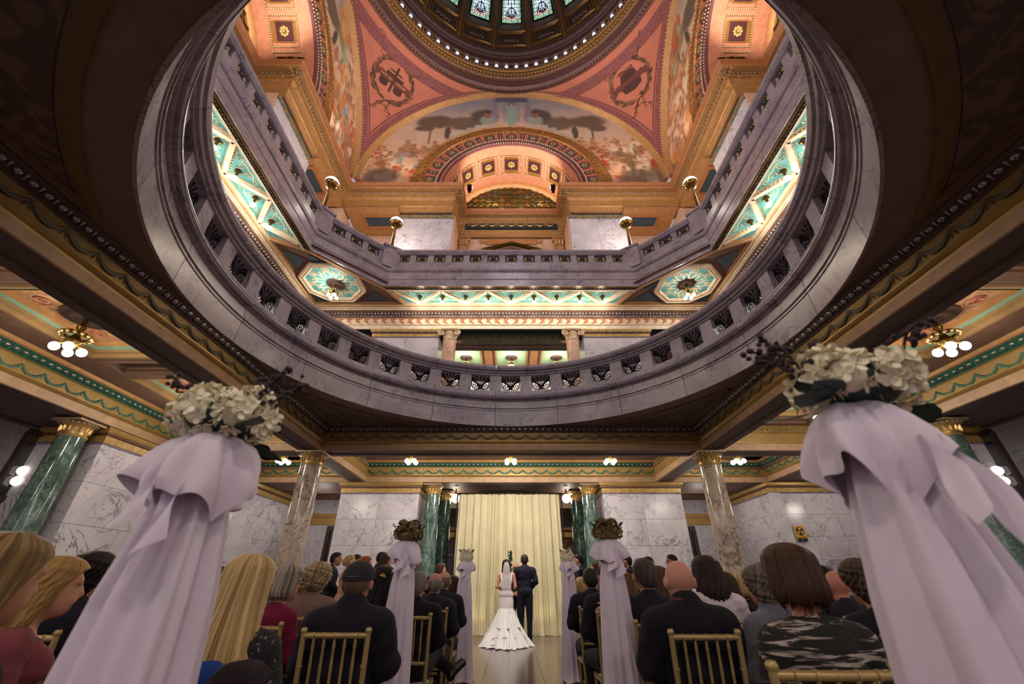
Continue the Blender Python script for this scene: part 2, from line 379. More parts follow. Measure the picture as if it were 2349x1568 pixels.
# --- aisle ceilings with coffers
PANEL = two('ornate_coffer_panel', '#bd9463', '#a87456', 5, 2.5, .5, .05, .6)
def rect_sweep(mb, cx, cy_, hx, hy, prof):
    return mb.sweep([(cx-hx, cy_-hy), (cx+hx, cy_-hy), (cx+hx, cy_+hy), (cx-hx, cy_+hy)], prof, True)
def coffer(parent, x, y, hx, hy, zc, zp, big=True):
    f = MB(); rect_sweep(f, x, y, hx, hy, [(0, zc), (.03, zc-.02), (.07, zc-.015), (.075, zc+.05), (.12, zc+.06), (.125, zc+.1)])
    fo = O('coffer', f, WOOD if big else BRN, parent, 25)
    if big:
        O('mint_band', rect_sweep(MB(), x, y, hx-.125, hy-.125, [(0, zc+.1), (.1, zc+.1), (.105, zc+.12)]), MINT, fo, 25)
        O('inner_moulding', rect_sweep(MB(), x, y, hx-.23, hy-.23, [(0, zc+.12), (.02, zc+.09), (.05, zc+.1), (.06, zp)]), COFB, fo, 25)
        O('ornate_panel', MB().box((x, y, zp+.01), (2*hx-.5, 2*hy-.5, .02)), PANEL, fo)
        mb = MB(); 
        for sx in (-1, 1):
            for sy in (-1, 1):
                for d, rr in ((1, .15), (-1, .10)):
                    mb.tube(spiral((x+sx*(hx-.55), y+sy*(hy-.5), 0), rr, 1.3, 1.5+sx+sy, d*sx*sy, 16)+np.array((0, 0, zp-.004)), .009, 4)
        O('scroll_ornament', mb, M('rose_scroll', '#a8523e', .6), fo, 60)
    else:
        O('dark_panel', MB().box((x, y, zc+.11), (2*hx-.2, 2*hy-.2, .02)), DBRN, fo)
for k, sn in ((0, 'far'), (1, 'left'), (3, 'right'), (2, 'near')):
    c = side('ceiling', 'coffered aisle ceiling of the %s side' % sn, 'ceiling', k, 'structure')
    zc, zp = 4.5, 4.66
    mb = MB(); ys = (5.14, 7.66)
    hxs = [(-2.75, 1.0), (0, 1.0), (2.75, 1.0), (-1.375, .28), (1.375, .28), (6.25, .95), (-4.06, .22), (4.06, .22)]
    hy = .78; yc = 6.32
    mb.box((0, 5.32, zc+.1), (10.3, .45, .2)); mb.box((0, 7.39, zc+.1), (15.3, .58, .2))
    edges = sorted([(x-h, x+h) for x, h in hxs[:5]+hxs[6:]])
    prev = -4.72
    for a, b_ in edges+[(4.72, 4.72)]:
        if a > prev: mb.box(((prev+a)/2, yc, zc+.1), (a-prev, 2*hy, .2))
        prev = b_
    for a, b_ in ((4.72, 5.3), (7.2, 7.66)): mb.box(((a+b_)/2, yc, zc+.1), (b_-a, 2*hy, .2))
    mb.box((6.25, 5.3, zc+.1), (1.9, .5, .2)); mb.box((1.4, 6.4, zc+.32), (12.6, 2.6, .05))
    O('soffit', mb, BRN, c)
    for i, (x, h) in enumerate(hxs): coffer(c, x, yc, h, hy, zc, zp, h > .5)
    # cross beams over the corner columns
    for s in (-1, 1):
        x = s*4.716
        cb = O('cross_beam', MB().box((x, 6.45, 3.99), (.54, 2.9, .17)), FASC, c)
        O('beam_soffit', MB().box((x, 6.45, 3.902), (.34, 2.8, .012)), DBRN, cb)
        O('beam_frieze', MB().box((x, 6.45, 4.21), (.50, 2.9, .22)), FRIEZE, cb)
        O('beam_moulding', MB().box((x, 6.45, 4.085), (.60, 2.9, .03)).box((x, 6.45, 4.335), (.62, 2.9, .03)).box((x, 6.45, 4.43), (.56, 2.9, .16)), GOLD, cb)
        if k != 2:
            bm = MB()
            for e in (-1, 1):
                for i in range(18): bm.sphere((x+e*.30, 5.18+2.5*i/17, 4.39), .032, 6, 4)
            O('bead_row', bm, SILV, cb, 180, True)
# --- outer entablature
for k, sn in ((0, 'far'), (1, 'left'), (3, 'right')):
    t = side('trim_%d' % (tn+1), 'gold entablature with green garlands and silver beads on the %s side' % sn, 'entablature', k, 'structure'); tn += 1
    O('cornice', MB().strip([(7.55, 4.6), (7.55, 4.53), (7.62, 4.51), (7.66, 4.45), (7.70, 4.44)]), COFB, t, 30)
    O('bead_band', MB().strip([(7.70, 4.44), (7.84, 4.36), (7.84, 4.34)]), GREENP, t, 30)
    O('frieze', MB().strip([(7.84, 4.34), (7.80, 4.335), (7.85, 4.325), (7.86, 4.11)]), FRIEZE, t, 30)
    O('moulding', MB().strip([(7.86, 4.11), (7.79, 4.105), (7.79, 4.08), (7.83, 4.05), (7.85, 4.04)]), GOLD, t, 30)
    O('fascia', MB().strip([(7.86, 4.04), (7.87, 3.89), (7.9, 3.88)]), FASC, t, 30)
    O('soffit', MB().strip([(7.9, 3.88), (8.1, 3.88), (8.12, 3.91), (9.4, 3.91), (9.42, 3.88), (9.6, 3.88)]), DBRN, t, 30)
    bead_row(t, BEAD_E, 7.775, 4.405, -7.7, 7.7, 112)
    lf = MB()
    for i in range(113):
        x = -7.7+15.4*i/112; lf.tube([(x, 7.74, 4.435), (x, 7.79, 4.40), (x, 7.83, 4.37)], [.012, .016, .008], 4)
    O('leaf_row', lf, M('leaf_green', '#5f8f73', .5), t, 60)
    swags(t, 7.855, 4.11, 4.26, -7.75, 7.75, 42)
# --- columns
CAPPROF = lambda rt: [(rt*.98, -.08), (rt*1.06, -.07), (rt*1.08, -.05), (rt*1.0, -.035), (rt*.98, 0), (rt*1.0, .02), (rt*1.04, .10), (rt*1.12, .13), (rt*1.3, .165), (rt*1.34, .185), (rt*1.2, .2)]
def column(label, x, y, zt, rt, rb, mat, kind='thing', grp=None, ab=1.35, capm=None):
    t = thing('column', label, 'column', (CX+x, CY+y, 0), 0, grp, kind); h = zt-.24
    O('shaft', MB().lathe([(rb*1.0, .34), (rb, .4)]+[(rb+(rt-rb)*(q**1.4), .4+(h-.48)*q) for q in np.linspace(.05, 1, 10)]+[(rt, h-.06)], 40), mat, t, 50)
    O('base', MB().box((0, 0, .09), (rb*2.5, rb*2.5, .18)).lathe([(rb*1.28, .18), (rb*1.34, .21), (rb*1.28, .25), (rb*1.12, .27), (rb*1.1, .3), (rb*1.18, .32), (rb*1.1, .35), (rb, .36)], 32), mat, t, 40)
    cp = O('capital', MB().lathe([(r, h+z) for r, z in CAPPROF(rt)], 32), capm or GOLD, t, 40)
    lv = MB()
    for i in range(16):
        a = 2*PI*i/16; c_, s_ = math.cos(a), math.sin(a); p = [((rt*q)*c_, (rt*q)*s_, h+z) for q, z in ((1.02, .015), (1.07, .05), (1.1, .09), (1.2, .11))]
        lv.tube(p, [.022, .026, .022, .01], 4)
    O('leaf_ring', lv, GOLDB, cp, 60, True); eg = MB()
    for i in range(22):
        a = 2*PI*i/22; eg.sphere((rt*1.33*math.cos(a), rt*1.33*math.sin(a), h+.175), .022, 6, 4)
    O('egg_ring', eg, SILV, cp, 180, True)
    O('abacus', MB().box((0, 0, zt-.02), (rt*2*ab, rt*2*ab, .045)), FASC, t)
    return t
for s, sn in ((-1, 'left'), (1, 'right')):
    column('cream marble column with gold capital at the %s corner of the open square' % sn, s*4.716, 4.716, 3.903, .238, .262, MC)
    column('green marble column on the %s of the cream curtain' % sn, s*2.42, 8.25, 3.88, .205, .25, MG)
    column('dark green marble column behind the %s front column by the curtain' % sn, s*2.2, 9.35, 3.88, .20, .235, MGD)
    column('green marble column at the %s edge beside the front flower stand' % sn, s*8.25, 2.42, 3.88, .205, .25, MG)
    column('green marble column of the %s aisle near the camera' % sn, s*8.25, -2.42, 3.88, .205, .25, MG)
# --- marble piers, corner blocks, far walls
DENT = M('maroon_bead', '#5c3431', .5); GBAND = two('anthemion_band', '#bd9c5c', '#9f7f45', 14, .8, .5, .1, .45, .3)
def pier(t, x0, x1, y, y1, zt, nx, cap=True, nz=5, zb=0):
    O('core', MB().box(((x0+x1)/2, (y+y1)/2+.03, (zt+zb)/2), (x1-x0-.08, y1-y-.02, zt-zb)), M('mortar', '#8d8890', .7, 0, 0), t)
    slabs(t, x0, x1, zb, zt, y, nx, nz, MW)
    d = y1-y
    for xs, rz in ((x0, -PI/2), (x1, PI/2)):
        slabs(t, -d/2, d/2, zb, zt, 0, 1, nz, MW, rot=(rz, (xs, (y+y1)/2, 0)))
    if cap:
        pth = [(x1, y1), (x1, y), (x0, y), (x0, y1)]; pth = [(a, b_) for a, b_ in pth][::-1]
        q = lambda pr: MB().sweep(pth, [(-d_, z) for d_, z in pr], False)
        O('cap_line', q([(.0, zt-.02), (.025, zt-.01), (.025, zt+.01), (0, zt+.02)]), MPD, t, 30)
        O('anthemion_band', q([(.0, zt+.02), (.01, zt+.03), (.02, zt+.15)]), GBAND, t, 30)
        O('dentil_band', q([(.02, zt+.15), (.05, zt+.16), (.05, zt+.2)]), DENT, t, 30)
        O('cap_moulding', q([(.05, zt+.2), (.07, zt+.22), (.09, zt+.28), (.09, zt+.31)]), GOLD, t, 30)
for k, sn in SIDES:
    for s in (-1, 1):
        es = ('left', 'right')[s > 0] if k == 0 else ('near', 'far')[(s > 0) == (k == 1)]
        t = side('wall_%s' % sn, 'veined white marble pier at the %s end of the %s side' % (es, sn), 'wall', k, 'structure')
        a, b_ = sorted((s*2.80, s*5.2)); pier(t, a, b_, 8.0, 9.3, 3.58, 2)
for s, sn in ((-1, 'left'), (1, 'right')):
    t = thing('wall_corner', 'white marble corner block with pilaster on the %s' % sn, 'wall', (CX, CY, 0), 0, None, 'structure')
    a, b_ = sorted((s*7.85, s*10.6)); pier(t, a, b_, 7.9, 12.2, 3.58, 3, True, 6)
    O('upper_wall', MB().box((s*9.95, 9.95, 4.25), (4.0, 4.0, .72)), BRN, t)
    a, b_ = sorted((s*7.80, s*8.16)); O('pilaster', MB().box(((a+b_)/2, 7.88, 1.79), (b_-a, .06, 3.58)), MW, t)
    t = thing('wall_corridor', 'marble end wall of the %s corridor beside the far pier' % sn, 'wall', (CX, CY, 0), 0, None, 'structure')
    slabs(t, *sorted((s*5.0, s*8.0)), 0, 4.4, 11.4, 3, 5, MW)
    slabs(t, -1.1, 1.1, 0, 4.4, 0, 2, 5, MW, rot=(s*-PI/2*-1, (s*5.2, 10.4, 0)))
    O('cornice', MB().box((s*6.5, 11.34, 3.4), (2.9, .12, .12)).box((s*6.5, 11.36, 3.2), (2.9, .06, .25)), GOLD, t)
    O('ceiling_panel', MB().box((s*6.5, 9.8, 4.3), (3, 4, .06)), BRN, t)
    O('ceiling_beam', MB().box((s*6.5, 9.5, 4.15), (2.6, .4, .3)).box((s*6.5, 10.9, 4.05), (2.6, .3, .3)), DBRN, t)
    fr = O('door_frame', MB().box((s*5.72, 11.33, 1.45), (.14, .12, 2.9)).box((s*6.7, 11.33, 1.45), (.14, .12, 2.9)).box((s*6.2, 11.33, 2.95), (1.12, .14, .16)), DARKW, t)
    O('door', MB().box((s*6.2, 11.36, 1.42), (.85, .05, 2.84)), DARKW, fr)
    # side corridors
    t = thing('wall_corridor', 'marble end wall of the side corridor on the %s' % sn, 'wall', (CX, CY, 0), 0, None, 'structure')
    slabs(t, -2.2, 2.2, 0, 4.4, 0, 3, 5, MW, rot=(s*-PI/2, (s*11.2, 6.4, 0)))
    O('ceiling_panel', MB().box((s*9.8, 6.5, 4.3), (4, 3, .06)), BRN, t)
    O('ceiling_beam', MB().box((s*9.5, 6.5, 4.15), (.4, 2.6, .3)), DBRN, t)
    # hall behind the side columns: wall, dark glazed door, glowing globes added as lamp reflections
    t = thing('wall_hall', 'grey marble wall behind the green columns on the %s' % sn, 'wall', (CX, CY, 0), 0, None, 'structure')
    slabs(t, -6.6, 6.6, 0, 4.6, 0, 8, 5, MW, rot=(s*-PI/2, (s*10.8, -1.9, 0)))
    O('cornice', MB().box((s*10.72, 0, 3.5), (.14, 6, .1)).box((s*10.75, 0, 3.35), (.08, 6, .2)), GOLD, t)
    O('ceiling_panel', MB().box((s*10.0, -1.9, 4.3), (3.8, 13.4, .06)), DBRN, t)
    d = thing('door_%d' % (3+s), 'dark wood framed glass door behind the green column on the %s' % sn, 'door', (CX+s*9.3, CY+2.78, 0), 0, None, 'structure')
    O('frame', MB().box((0, -.2, 1.9), (.1, .06, 3.7)).box((0, .2, 1.9), (.1, .06, 3.7)).box((0, 0, 2.55), (.1, .4, .1)).box((0, 0, 3.75), (.1, .4, .1)).box((0, 0, .6), (.08, .4, 1.1)), DARKW, d)
    O('pane', MB().box((0, 0, 2.0), (.02, .36, 3.4)), M('dark_glass', '#16121a', .06, 0, 0), d)
    for z in (3.05, 2.86):
        g = thing('wall_lamp', 'white globe lamp at the door behind the %s green column, %s of two' % (sn, 'upper' if z > 3 else 'lower'), 'lamp', (CX+s*9.22, CY+2.78, z))
        O('globe', MB().sphere((0, 0, 0), .085, 14, 10), GLOBE, g, 180); O('bracket', MB().tube([(s*.04, 0, -.06), (s*.09, 0, -.1)], .02), BRONZE, g)
# sign
sg = thing('shelter_sign', 'yellow and black fallout shelter sign on the right marble wall', 'sign', (CX+8.37, CY+7.85, 2.455), R(0))
sgp = O('plate', MB().box((0, 0, 0), (.285, .012, .42)), M('sign_yellow', '#d8a11e', .4, 0, 0), sg)
BLK = M('sign_black', '#17151a', .4, 0, 0)
O('black_panel', MB().box((0, -.008, -.165), (.285, .006, .09)), BLK, sg)
mb = MB(); ring = [(math.cos(a), math.sin(a)) for a in np.linspace(0, 2*PI, 33)[:-1]]
mb.add([(x*.118, -.008, .06+y*.118) for x, y in ring], [tuple(range(32))]); O('black_disc', mb, BLK, sg)
mb = MB()
for a in (90, 210, 330):
    mb.add([(.008*math.cos(R(a)), -.012, .06+.008*math.sin(R(a)))]+[(.104*math.cos(R(a+d))*(1 if abs(d) > 1 else .92), -.012, .06+.104*math.sin(R(a+d))) for d in (-30, 30)], [(0, 1, 2)])
O('yellow_triangles', mb, MATS['sign_yellow'], sg)
def text(name, s, size, mat, parent, M4, ext=.001):
    cu = bpy.data.curves.new(name, 'FONT'); cu.body = s; cu.size = size; cu.align_x = 'CENTER'; cu.align_y = 'CENTER'; cu.extrude = ext; cu.resolution_u = 2
    o = bpy.data.objects.new(name, cu); COL.objects.link(o); dg = bpy.context.evaluated_depsgraph_get()
    me = bpy.data.meshes.new_from_object(o.evaluated_get(dg)); bpy.data.objects.remove(o); me.materials.clear(); me.materials.append(mat); me.transform(M4)
    return link(name, me, parent)
UP = Matrix(((1, 0, 0, 0), (0, 0, -1, 0), (0, 1, 0, 0), (0, 0, 0, 1)))
text('lettering', 'FALLOUT SHELTER', .03, BLK, sg, Matrix.Translation((0, -.012, -.095)) @ UP)
text('capacity_lettering', '90', .04, MATS['sign_yellow'], sg, Matrix.Translation((0, -.014, -.165)) @ UP)
# --- hall behind the curtain
t = thing('wall_hall', 'hall with stair flank and gold ceiling behind the cream curtain', 'wall', (CX, CY, 0), 0, None, 'structure')
slabs(t, -3.4, 3.4, 0, 6, 17.0, 4, 5, MPD)
O('stair_flank', MB().add([(-3.4, 14.6, 4.3), (-1.2, 14.6, 2.75), (-1.2, 14.6, 3.25), (-3.4, 14.6, 4.9), (3.4, 14.6, 4.3), (1.2, 14.6, 2.75), (1.2, 14.6, 3.25), (3.4, 14.6, 4.9)], [(0, 1, 2, 3), (4, 7, 6, 5)]), MPD, t, None)
O('entablature', MB().box((0, 11.2, 4.02), (5.2, .3, .2)).box((0, 11.12, 4.3), (5.2, .2, .22)), GOLD, t)
O('frieze', MB().box((0, 11.1, 3.76), (5.2, .2, .3)), FASC, t)
O('ceiling_panel', MB().box((0, 13, 4.9), (6.8, 8, .06)).box((-3.4, 13, 2.5), (.06, 8, 5)).box((3.4, 13, 2.5), (.06, 8, 5)), COFB, t)
O('coffer_beam', MB().box((-2, 15.6, 3.1), (.2, 2.4, .2)).box((2, 15.6, 3.1), (.2, 2.4, .2)).box((0, 15.2, 3.1), (6, .2, .2)).box((0, 16.3, 3.1), (6, .2, .2)).box((0, 15.8, 3.3), (6, 2, .05)), GOLDB, t)
for s, sn in ((-1, 'left'), (1, 'right')):
    column('small pale green column far behind the %s edge of the curtain' % sn, s*2.35, 15.0, 2.85, .17, .19, MG)
    g = thing('wall_lamp', 'white globe lamp under the lintel at the %s of the curtain' % sn, 'lamp', (CX+s*1.78, CY+8.75, 3.56))
    O('globe', MB().sphere((0, 0, 0), .14, 18, 12), GLOBE, g, 180); O('bracket', MB().tube([(0, 0, .12), (0, 0, .28)], .03).tube([(0, 0, .27), (0, 0, .29)], .07, 10), BRONZE, g)
    d = O('dark_doorway', MB().box((0, 0, 1.05), (.5, .1, 2.1)), DARKW); d.location = (CX+s*2.05, CY+13.2, 0)
    d.name = 'door_%d' % (5 if s < 0 else 6); tag(d, 'dark wooden door seen past the %s edge of the curtain' % sn, 'door', kind='structure')
# --- chandeliers of the aisles
def make_chandelier():
    r = thing('chandelier', 'bronze chandelier', 'chandelier', (0, 0, 4.64))
    O('ceiling_rose', MB().lathe([(0, -.02), (.2, -.03), (.3, -.015), (.33, .0)], 24), DBRN, r, 40)
    O('stem', MB().lathe([(.03, 0), (.03, -.12), (.06, -.16), (.04, -.22), (.04, -.3), (.07, -.34), (.10, -.40), (.07, -.46), (.03, -.52), (0, -.56)], 14), BRONZE, r, 40)
    O('rim', MB().lathe([(.13, -.30), (.17, -.28), (.185, -.31), (.165, -.34), (.13, -.33)], 20), BRONZE, r, 40)
    fl_ = MB()
    for i in range(14):
        a = 2*PI*i/14; fl_.sphere((.185*math.cos(a), .185*math.sin(a), -.31), .027, 6, 4)
    O('bead_ring', fl_, GOLDB, r, 180, True)
    for i in range(4):
        a = PI/4+PI/2*i; c_, s_ = math.cos(a), math.sin(a)
        am = O('arm', MB().tube([(.06*c_, .06*s_, -.42), (.10*c_, .10*s_, -.46), (.14*c_, .14*s_, -.44), (.14*c_, .14*s_, -.47)], .018), BRONZE, r, 60)
        O('bulb', MB().sphere((.145*c_, .145*s_, -.53), .062, 12, 8), BULB, am, 180)
    return r
ch0 = make_chandelier(); first = True
spots = [('far', x, 6.3, n) for x, n in ((-2.75, 'left'), (0, 'middle'), (2.75, 'right'))]
spots += [('corner', s*6.3, 6.3, n) for s, n in ((-1, 'left'), (1, 'right'))]
spots += [('side', s*6.35, y, '%s %s' % (n, m_)) for s, n in ((-1, 'left'), (1, 'right')) for y, m_ in ((0, 'nearest'), (2.75, 'second'))]
for kind, x, y, n in spots:
    c = ch0 if first else clone(ch0); first = False; c.location = (CX+x, CY+y, 4.64)
    lab = {'far': 'four bulb bronze chandelier at the %s of the far aisle ceiling' % n, 'corner': 'bronze chandelier in the far %s corner behind the cream column' % n,
           'side': 'bronze chandelier with glowing bulbs on %s coffer of the side aisle' % n}[kind]
    tag(c, lab, 'chandelier', 'aisle chandeliers')
# ================================================================ ROUND BALUSTRADE (first floor)
rb = thing('balustrade', 'round lilac marble balustrade ring with dark iron palmette grilles', 'balustrade', (CX, CY, 0))
def arcpiece(prof, half, n=8, closed=True):
    p = list(prof)+([prof[0]] if closed else [])
    mb = MB().lathe(p, n, -half, half)
    m = len(prof); mb.f.append(tuple(range(m))); b0 = (n-1)*(m+1); mb.f.append(tuple(b0+i for i in range(m))[::-1])
    return mb
seg = 20; hs = R(seg/2)-.0012
fprof = [(4.33, 4.455), (4.33, 4.83), (4.315, 4.835), (4.315, 4.86), (4.33, 4.865), (4.33, 4.88), (4.30, 4.89), (4.30, 4.915), (4.335, 4.925), (4.335, 5.08), (4.31, 5.085), (4.29, 5.10), (4.32, 5.115), (4.25, 5.13), (4.225, 5.165), (4.225, 5.205), (4.25, 5.235), (4.30, 5.245), (4.31, 5.265), (4.35, 5.275), (4.35, 5.375), (4.78, 5.375), (4.78, 4.95), (4.42, 4.60), (4.365, 4.455)]
rprof = [(4.35, 5.79), (4.33, 5.80), (4.33, 5.83), (4.29, 5.84), (4.27, 5.87), (4.30, 5.89), (4.24, 5.91), (4.21, 5.96), (4.22, 6.02), (4.27, 6.05), (4.72, 6.05), (4.78, 5.96), (4.74, 5.79)]
fm = arcpiece(fprof, hs, 12).mesh('plinth_block', MP, 28); rm = arcpiece(rprof, hs, 12).mesh('rail_block', MP, 28)
dark = arcpiece([(4.222, 5.16), (4.218, 5.185), (4.222, 5.21), (4.24, 5.2), (4.24, 5.17)], hs, 12).mesh('torus_band', MPD, 60)
for i in range(18):
    a = R(seg*i+5); f_ = link('plinth_block', fm, rb, rz=a); link('rail_block', rm, rb, rz=a); link('torus_band', dark, f_, (0, 0, 0))
pm = MB().lathe([(4.36, 5.375), (4.36, 5.79), (4.74, 5.79), (4.74, 5.375), (4.36, 5.375)], 3, -.0325, .0325)
pm.f += [(0, 1, 2, 3), (10, 13, 12, 11)]; pm = pm.mesh('post', MP)
def palmette(w, h):
    """iron palmette grille in the xz plane: nine leaves, two lower scrolls, two volutes"""
    mb = MB(); nrm = (0, 1, 0)
    for i in range(-4, 5):
        a = i*.21; L = h*(.80-.045*abs(i)); x0 = i*.012
        P = bez((x0, 0, -h*.22), (L*.55*math.sin(a*1.0), 0, -h*.22+L*.6), (L*math.sin(a*1.55)*.98, 0, -h*.28+L*(.98-.10*abs(i)*.9)), 8)
        mb.tube(P, [.010, .010, .011, .012, .014, .016, .015, .005], 4, flat=1.0)
        if abs(i) > 1: mb.sphere(P[-1], .016, 5, 4)
    mb.sphere((0, 0, -h*.24), .058, 8, 6, (1, .35, 1))
    for s in (-1, 1):
        sp = spiral((s*w*.30, -h*.16, 0), w*.17, 1.5, PI/2-s*PI/2*0+.2, s, 18); P = np.stack([sp[:, 0], 0*sp[:, 0], sp[:, 1]], -1); mb.tube(P, .011, 4)
        sp = spiral((s*w*.13, -h*.36, 0), w*.09, 1.1, -PI/2, -s, 12); P = np.stack([sp[:, 0], 0*sp[:, 0], sp[:, 1]], -1); mb.tube(P, .012, 4)
        mb.tube(bez((s*.02, 0, -h*.3), (s*w*.52, 0, -h*.5), (s*w*.46, 0, h*.05), 10), .011, 4)
        mb.tube(bez((s*w*.20, 0, -h*.42), (s*w*.36, 0, -h*.40), (s*w*.48, 0, -h*.49), 6), .010, 4)
        mb.sphere((s*w*.44, 0, h*.22), .02, 6, 4); mb.tube(bez((s*w*.46, 0, h*.05), (s*w*.5, 0, h*.16), (s*w*.42, 0, h*.24), 6), .009, 4)
    return mb
gm = palmette(.475, .50).mesh('grille', IRON, 60)
for i in range(36):
    a = R(10*i); link('post', pm, rb, rz=a+R(5))
    link('grille', gm, rb, (4.45*math.cos(a), 4.45*math.sin(a), 5.615), rz=a-PI/2)
fl2 = tag(O('floor', annulus(MB(), 4.70, 7.9, 5.08, flip=True), MPD), 'upper gallery floor slab around the round balustrade', 'floor', kind='structure'); fl2.location = (CX, CY, 0)
# ================================================================ FIRST FLOOR WALLS, ENTABLATURE, GALLERY SOFFIT
ORB = two('cream_ornament_band', '#d3b184', '#c09766', 18, .8, .5, .1, .5, .1, bp=.3)
for k, sn in SIDES:
    t = side('trim_%d' % (tn+1), 'cream entablature with orange wave scroll frieze above the round balustrade, %s side' % sn, 'entablature', k, 'structure'); tn += 1
    O('cornice', MB().strip([(7.38, 10.27), (7.38, 10.22), (7.42, 10.20), (7.46, 10.13), (7.52, 10.12), (7.52, 10.08)]), PALE, t, 30)
    O('ornament_band', MB().strip([(7.40, 10.235), (7.372, 10.23), (7.372, 10.16), (7.42, 10.15)]), ORB, t)
    O('bead_bed', MB().strip([(7.52, 10.08), (7.50, 10.07), (7.50, 10.04), (7.6, 9.98), (7.62, 9.80), (7.60, 9.79), (7.60, 9.77)]), BRN, t, 30)
    for nm, y, z, r_, n, mt in (('bead_row', 7.565, 9.95, .05, 120, SILV), ('small_bead_row', 7.60, 9.84, .034, 150, SILV)):
        mb = MB()
        for i in range(n): mb.sphere((-y+2*y*(i+.5)/n, y, z), r_, 5, 4)
        O(nm, mb, mt, t, 180, True)
    O('frieze', MB().strip([(7.60, 9.77), (7.64, 9.76), (7.65, 9.52)]), PALE, t)
    mb = MB(); n = 46
    for i in range(n):
        x = -7.5+15*(i+.5)/n; w = 15/n; sg_ = 1 if x > 0 else -1
        top = [(x-w*.5*sg_, 9.75), (x+w*.42*sg_, 9.75), (x+w*.30*sg_, 9.68), (x+w*.12*sg_, 9.60), (x-w*.1*sg_, 9.55), (x-w*.38*sg_, 9.54), (x-w*.12*sg_, 9.60), (x-w*.02*sg_, 9.67), (x-w*.15*sg_, 9.72)]
        mb.add([(a, 7.635, b_) for a, b_ in top], [tuple(range(9)) if sg_ < 0 else tuple(range(9))[::-1]])
    O('wave_scroll', mb, ORNG, t, None)
    mb = MB()
    for i in range(n):
        x = -7.5+15*(i+.5)/n; sg_ = 1 if x > 0 else -1
        sp = spiral((x+.05*sg_, 9.655, 0), .075, 1.2, -PI/2, sg_, 10); mb.tube(np.stack([sp[:, 0], 0*sp[:, 0]+7.632, sp[:, 1]], -1), .013, 4, cap=False)
    O('wave_spiral', mb, M('peach_paint', '#e0a878', .6), t, 60, True)
    O('fascia', MB().strip([(7.65, 9.52), (7.63, 9.515), (7.63, 9.495), (7.66, 9.49), (7.66, 9.33), (7.68, 9.32)]), PALE, t, 30)
    O('soffit', MB().strip([(7.68, 9.32), (7.72, 9.36), (8.02, 9.36), (8.04, 9.33)]), M('deep_teal_soffit', '#26403f', .6), t)
    # gallery soffit
    MAHO = M('soffit_tan', '#b58a64', .6)
    g = side('ceiling', 'gallery soffit with zigzag ribs and teal panels, %s side' % sn, 'soffit', k, 'structure')
    b0, e0 = 6.30, 4.477
    mb = MB().add([(-4.3, 6.52, 10.33), (4.3, 6.52, 10.33), (3.95, 7.4, 10.33), (-3.95, 7.4, 10.33)], [(0, 1, 2, 3)]); O('teal_field', mb, TEAL, g, None)
    O('edge_moulding', MB().box((0, 6.52, 10.27), (8.9, .06, .1)).box((0, 7.385, 10.26), (8.0, .07, .12)), PALE, g)
    O('dark_band', MB().box((0, 6.43, 10.262), (8.9, .11, .05)), IRON, g)
    bs = MB()
    for i in range(88): bs.sphere((-4.4+8.8*i/87, 6.435, 10.235), .026, 5, 4)
    O('bead_row', bs, BRONZE, g, 180, True)
    O('bronze_band', MB().box((0, 6.345, 10.262), (8.9, .06, .06)), BRONZE, g)
    V0 = [(-4.21, 6.58), (-3.36, 7.35), (-2.52, 6.58), (-1.68, 7.35), (-.84, 6.58), (0, 7.35), (.84, 6.58), (1.68, 7.35), (2.52, 6.58), (3.36, 7.35), (4.21, 6.58)]
    for p, q in zip(V0, V0[1:]):
        d = Vector((q[0]-p[0], q[1]-p[1], 0)); L = d.length
        rib = O('zigzag_rib', MB().box((0, 0, 0), (L, .11, .10)).box((0, 0, .03), (L, .17, .05)), PALE, g, loc=((p[0]+q[0])/2, (p[1]+q[1])/2, 10.27), rz=math.atan2(d.y, d.x))
        dn = MB()
        for i in range(12): dn.box((-L/2+L*(i+.5)/12, -.075 if d.y > 0 else .075, -.01), (.03, .03, .05))
        O('dentil_row', dn, ORB, rib, None)
    for i in range(-4, 5):
        up = 1 if i % 2 == 0 else -1; x = i*.84; yb = 6.72 if up > 0 else 7.22
        mb = MB()
        for s in (-1, 1):
            mb.tube(bez((x, yb, 0), (x+s*.18, yb-.06*up, 0), (x+s*.30, yb+.07*up, 0), 7), [.012, .02, .02, .018, .016, .012, .006], 4, flat=.5)
            mb.tube(spiral((x+s*.36, yb+.02*up, 0), .085, 1.3, 0, s, 14), .012, 4); mb.tube(spiral((x+s*.14, yb+.10*up, 0), .08, 1.2, 0, -s, 14), .012, 4)
            mb.tube(bez((x+s*.05, yb+.1*up, 0), (x+s*.16, yb+.3*up, 0), (x+s*.04, yb+.36*up, 0), 6), .014, 4)
            mb.tube(bez((x+s*.4, yb, 0), (x+s*.5, yb+.05*up, 0), (x+s*.55, yb-.03*up, 0), 6), .012, 4)
        mb.xf(Matrix.Translation((0, 0, 10.322))); O('scroll_ornament', mb, SCROLL, g, 60)
